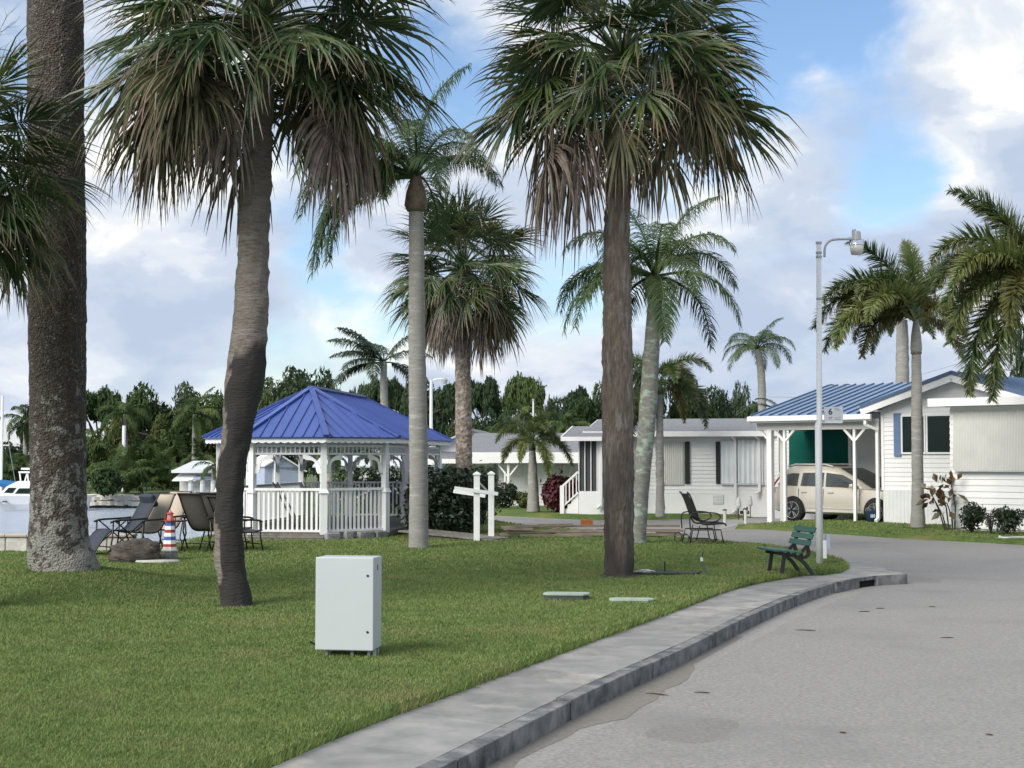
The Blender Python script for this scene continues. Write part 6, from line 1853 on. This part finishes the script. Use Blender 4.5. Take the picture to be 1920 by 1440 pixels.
# ------------------------------------------------------------------ lumber pile and orange sign
g = G(1105, 1008, -.02)
lp = thing('lumber_pile', g, 'pile of old boards lying on the grass behind the tall sabal', 'lumber')
rs = random.Random(12)
sp = g.y / F
for k, (a, b, y0, y1, z) in enumerate([(938, 1040, 0, .1, .02), (950, 1280, .05, -.1, .06), (1055, 1270, .3, .2, .02), (975, 1110, -.22, -.2, .015), (940, 1010, .25, .3, .10), (965, 1275, .2, .15, .115), (1005, 1120, .45, .5, .05), (1120, 1280, .5, .45, .06), (1045, 1285, -.1, -.12, .025), (1230, 1275, .1, .1, .05), (945, 1000, -.1, -.15, .09), (1010, 1070, -.05, 0, .13)]):
    m = MB(); zz = z * 1.9 + .035
    m.bar(((a - 1105) * sp, y0, zz), ((b - 1105) * sp, y1, zz + rs.uniform(-.01, .02)), rs.uniform(.09, .15), .05); m.build('board', M['wood_old'], lp)
m = MB(); m.bar(((1030 - 1105) * sp, .55, .12), ((1076 - 1105) * sp, .7, .27), .12, .04); m.build('board', M['wood_old'], lp)
m = MB(); m.bar(((1075 - 1105) * sp, .6, .14), ((1115 - 1105) * sp, .62, .14), .1, .05); m.build('board', M['wood_old'], lp)
g = G(1101, 1003, -.1)
t = thing('yard_box', g, 'rust orange wooden box standing above the lumber pile', 'box', rz=R(6))
hb = .24; s_ = g.y / F
bx('front_panel', M['orange'], t, (-11 * s_, -.01, 16 * s_), (6 * s_, .01, 28 * s_)); bx('side_panel', M['orange'], t, (6.2 * s_, -.012, 15 * s_), (11 * s_, .13, 27 * s_)); bx('top_panel', M['orange'], t, (-10.8 * s_, .011, 27 * s_), (6 * s_, .13, 28 * s_)); bx('back_panel', M['orange'], t, (-10.5 * s_, .131, 16 * s_), (6 * s_, .145, 27 * s_))
for x in (-6, 0, 7): bx('leg', M['pipe_white'], t, (x * s_, .05, -.05), (x * s_ + .012, .062, 16 * s_))

# ------------------------------------------------------------------ path lights and torches
for px, py, top, lbl in ((1359, 982, 955, 'left path light at the driveway edge'), (1398, 983, 953, 'right path light at the driveway edge')):
    g = G(px, py, ZR + .01); s_ = g.y / F; hgt = (py - top) * s_
    t = thing('path_light', g, 'cream ' + lbl, 'garden light', group='path lights by the driveway')
    m = MB(); m.tube([(0, 0, 0), (0, 0, hgt * .72)], .05, 10); m.build('stake', M['panel_beige'], t)
    m = MB(); m.tube([(0, 0, hgt * .72), (0, 0, hgt * .92)], .06, 10); m.build('lantern', M['lamp_lens'], t)
    m = MB(); m.tube([(0, 0, hgt * .92), (0, 0, hgt)], [.075, .06], 10); m.build('cap', M['black_metal'], t)
for px, py, top, lbl in ((1385, 975, 932, 'left garden torch before the grey roofed house'), (1407, 970, 930, 'right garden torch before the grey roofed house')):
    g = G(px, py, -.15); s_ = g.y / F; hgt = (py - top) * s_
    t = thing('garden_torch', g, lbl, 'torch', group='garden torches')
    m = MB(); m.tube([(0, 0, 0), (0, 0, hgt * .5)], .014, 6); m.build('stake', M['black_metal'], t)
    m = MB(); m.lathe([(.04, hgt * .5), (.075, hgt * .6), (.07, hgt * .8), (.03, hgt)], n=10); m.build('lantern', M['trim_grey'], t)
g = G(1395, 976, -.15)
t = thing('garden_ornament', g, 'small black iron ornament between the garden torches', 'ornament')
bx('post', M['black_metal'], t, (-.03, -.03, 0), (.03, .03, .36)); bx('crossbar', M['black_metal'], t, (-.12, -.02, .2), (.16, .02, .3)); bx('finial', M['black_metal'], t, (.08, -.02, .3), (.12, .02, .42))

# ------------------------------------------------------------------ boats on the water
by = G(30, 957, ZW).y
t = thing('motor_yacht', (P(0, 950, by).x, by, ZW), 'white motor yacht moored across the water at left', 'boat')
s_ = by / F
def hull():
    m = MB(); rows = []
    for x, hw, zd in [(-3.9, 1.3, .75), (-2.5, 1.4, .75), (0, 1.4, .8), (1.5, 1.15, .9), (2.6, .6, 1.0), (3.2, .08, 1.05)]:
        rows.append([(x, -hw, zd), (x - .1 * (hw < .7), -hw * .86, .35), (x - .35 * (hw < .7), -hw * .55, -.2), (x - .35 * (hw < .7), hw * .55, -.2), (x - .1 * (hw < .7), hw * .86, .35), (x, hw, zd)])
    for r_ in rows: m.v += r_
    for i in range(len(rows) - 1):
        for k in range(6): m.f.append((i * 6 + k, i * 6 + (k + 1) % 6, i * 6 + (k + 1) % 6 + 6, i * 6 + k + 6))
    m.f.append(tuple(range(6))[::-1])
    return m
hl = hull().build('hull', M['boat_white'], t); hl.rotation_euler = (0, 0, R(180)); hl.location.x = 58 * s_ - 2.2 if 0 else 0.4
def boat_part(name, poly, hw, mt, dy=0):
    m = MB(); m.prism(poly, -hw + dy, hw + dy, Matrix(((1, 0, 0), (0, 0, -1), (0, 1, 0)))); return m.build(name, M[mt], t)
X = lambda px: (px - 0) * s_
Zp = lambda py: (957 - py) * s_
boat_part('cabin', [(X(8), Zp(935)), (X(24), Zp(912)), (X(44), Zp(902)), (X(130), Zp(902)), (X(140), Zp(935))], 1.05, 'boat_white')
boat_part('windscreen', [(X(20), Zp(923)), (X(29), Zp(914)), (X(43), Zp(914)), (X(36), Zp(924))], 1.07, 'dark_glass')
boat_part('side_window', [(X(40), Zp(925)), (X(48), Zp(915)), (X(120), Zp(915)), (X(120), Zp(925))], 1.07, 'dark_glass')
boat_part('stripe', [(X(36), Zp(931)), (X(58), Zp(931)), (X(58), Zp(933.5)), (X(40), Zp(933.5))], 1.22, 'paint_blue')
for a in (10, 24): boat_part('porthole', [(X(a), Zp(938)), (X(a + 5), Zp(938)), (X(a + 5), Zp(940)), (X(a), Zp(940))], 1.62, 'dark_glass')
m = MB(); m.tube([(X(45), -.6, Zp(902)), (X(43), -.6, Zp(884))], .04, 6); m.tube([(X(53), -.6, Zp(902)), (X(58), -.6, Zp(884))], .04, 6); m.tube([(X(45), .6, Zp(902)), (X(43), .6, Zp(884))], .04, 6); m.build('radar_arch', M['boat_white'], t)
bx('radar_bar', M['boat_white'], t, (X(42), -.7, Zp(887)), (X(66), .7, Zp(884))); bx('radar', M['boat_white'], t, (X(42), -.3, Zp(881)), (X(62), .3, Zp(877.5)))
# sailboat behind it, only its mast and sail cover show
sb = thing('sailboat', (P(-40, 950, by + 3).x, by + 3, ZW), 'sailboat with tall white mast and blue sail cover at the left edge', 'boat')
ox = P(3, 850, by + 3).x - sb.location.x
m = MB(); m.tube([(ox, 0, .8), (ox, 0, P(3, 742, by + 3).z - ZW)], .075, 8); m.build('mast', M['white'], sb)
m = MB(); m.tube([(ox - .4, 0, P(3, 834, by).z - ZW), (ox + .4, 0, P(3, 834, by).z - ZW)], .03, 6); m.build('spreader', M['white'], sb)
m = MB(); m.tube(smooth_line([Vector((ox - .2, 0, P(3, 907, by).z - ZW)), Vector((ox + .5, 0, P(3, 910, by).z - ZW)), Vector((ox + .95, 0, P(3, 914, by).z - ZW))], 2), [.22] * 3 + [.2] * 5 + [.12] * 1 if 0 else .2, 8); m.build('sail_cover', M['sail_cover'], sb)
m = MB(); m.tube([(ox, 0, P(3, 760, by).z - ZW), (ox + .75, 0, P(26, 905, by).z - ZW)], .012, 5); m.build('stay', M['grey_metal'], sb)
m = MB(); m.prism([(-6, -1), (2.6, -1.1), (4.2, 0), (2.6, 1.1), (-6, 1)], -.1, .95); m.build('hull', M['boat_white'], sb)
# riprap at the far bank
rs = random.Random(4)
rr = thing('rock_revetment', (-20.5, 79.6, ZW), 'pale stone bank edge along the far waterline', 'rocks')
for k in range(34):
    m = MB(); a = [(math.cos(q) * rs.uniform(.3, .5), math.sin(q) * .25) for q in np.linspace(0, 5.5, 7)]
    m.prism(a, 0, rs.uniform(.16, .3)); o = m.build('bank_stone', M['wall_stone'], rr, loc=(-2.4 + .24 * (k % 17) * 1.7 - .2, -.1 + .1 * (k // 17), .15 + .28 * (k // 17))); o.rotation_euler = (rs.uniform(-.2, .2), rs.uniform(-.1, .1), rs.uniform(-.2, .2))
# dock pilings
for k, px in enumerate((358, 380, 400)):
    p = P(px, 915, 70)
    t = thing('dock_piling', (p.x, 70, ZW), ['left', 'middle', 'right'][k] + ' of three grey dock pilings behind the brown chairs', 'piling', group='dock pilings')
    m = MB(); m.tube([(0, 0, -.3), (0, 0, P(px, 903 + 3 * (k == 0), 70).z - ZW)], .13, 10); m.build('pile', M['trim_grey'], t); m = MB(); m.tube([(0, 0, P(px, 904, 70).z - ZW - .05), (0, 0, P(px, 902, 70).z - ZW + .05)], [.14, .1], 10); m.build('cap', M['stone'], t)
shrub('flower_shrub', 343, 930, -.6, 34, 26, M['tree_leaf_olive'], 'yellowish shrub before the far white cottage', n=700, size=.10, seed=21)

# ------------------------------------------------------------------ distant poles and wires
Yp = 72.0
t = thing('distant_lamp', (P(808, 900, Yp).x, Yp, -.2), 'distant white street light rising behind the gazebo roof', 'street lamp')
hz = P(808, 712, Yp).z + .2
m = MB(); m.tube([(0, 0, 0), (0, 0, hz)], [.1, .07], 8); m.build('pole', M['pole_white'], t)
m = MB(); m.tube(smooth_line([Vector((0, 0, hz - .15)), Vector((.15, 0, hz + .02)), Vector((.55, 0, hz + .05))], 2), .04, 6); m.build('arm', M['pole_white'], t)
m = MB(); m.lathe([(.05, .1), (.16, 0), (.12, -.18), (.01, -.2)], (.65, 0, hz), 10); m.build('head', M['grey_metal'], t)
t = thing('white_pole', (P(232, 860, 88).x, 88, -.2), 'thin white pole among the trees across the water', 'pole')
m = MB(); m.tube([(0, 0, 0), (0, 0, P(232, 798, 88).z + .2)], .11, 8); m.build('shaft', M['white'], t); m = MB(); m.tube([(-.14, .1, 0), (-.14, .1, P(232, 800, 88).z)], .06, 6); m.build('conduit', M['black_metal'], t)
t = thing('flag_pole', (P(1000, 860, 70).x, 70, -.2), 'slim pale pole above the far house roof', 'pole')
m = MB(); m.tube([(0, 0, 0), (0, 0, P(1000, 752, 70).z + .2)], .04, 6); m.build('shaft', M['pole_white'], t); m = MB(); m.tube([(0, 0, P(1000, 752, 70).z + .2), (0, 0, P(1000, 750, 70).z + .25)], .06, 6); m.build('finial', M['grey_metal'], t)
Yu = 95.0
t = thing('utility_pole', (P(1903, 800, Yu).x, Yu, -.2), 'concrete utility pole with crossarms at the right edge', 'utility pole')
m = MB(); m.tube([(0, 0, 0), (0, 0, P(1903, 634, Yu).z + .2)], [.17, .12], 8); m.build('shaft', M['trim_grey'], t)
for y in (655, 674, 693):
    m = MB(); m.bar(P(1903, y + 2, Yu) - t.location, P(1882, y, Yu) - t.location, .08, .08); m.build('crossarm', M['grey_metal'], t)
for k, y in enumerate((655, 674)):
    a, b = P(1882, y, Yu), P(1380, 744 - 6 * k, 150)
    q = thing('power_line', a, ['upper', 'lower'][k] + ' thin power line running left from the utility pole', 'wire', group='power lines')
    m = MB(); m.tube([(b - a) * u - Vector((0, 0, 1.2 * math.sin(math.pi * u))) for u in np.linspace(0, 1, 14)], .014, 4); m.build('cable', M['grey_metal'], q)

# ------------------------------------------------------------------ litter on the road, hose on the far lawn
for k, (px, py, l, a) in enumerate([(1775, 1196, .16, .1), (1620, 1147, .2, .5), (1650, 1141, .14, .4), (1748, 1138, .1, 0), (1510, 1182, .25, -.15), (1580, 1374, .05, .3), (1855, 1378, .05, 0), (1232, 1302, .22, -.5), (1316, 1299, .14, 0)]):
    g = G(px, py, ZR + .006)
    t = thing('fallen_leaf', g, 'dry leaf sliver on the road, ' + ['right of the drain in mid road', 'left longer one of the pair below the drain', 'right shorter one of the pair below the drain', 'small one straight right of the pair', 'long one left of mid road', 'tiny speck near the bottom middle', 'tiny speck near the bottom right', 'curved one lying in the gutter', 'short one beside the gutter'][k], 'leaf', rz=a, group='dry leaf pieces on the road')
    m = MB(); m.tube([(-l / 2, 0, .003), (-l / 5, .012, .004), (l / 4, -.004, .003), (l / 2, -.012, .003)], [.002, .005, .006, .002], 5); m.build('stalk', M['twig'], t)
g = G(1800, 1000, -.08)
t = thing('garden_hose', G(1905, 1010, -.09), 'white hose lying on the grass at the right edge', 'hose')
m = MB(); m.tube(smooth_line([Vector((-.35, 0, .03)), Vector((-.25, -.1, .03)), Vector((.0, .05, .03)), Vector((.4, 0, .03))], 2), .022, 6); m.build('hose', M['pipe_white'], t); m = MB(); m.tube([(-.36, 0, .03), (-.40, .02, .05)], .035, 6); m.build('nozzle', M['pipe_white'], t)
g = G(1700, 990, -.09)
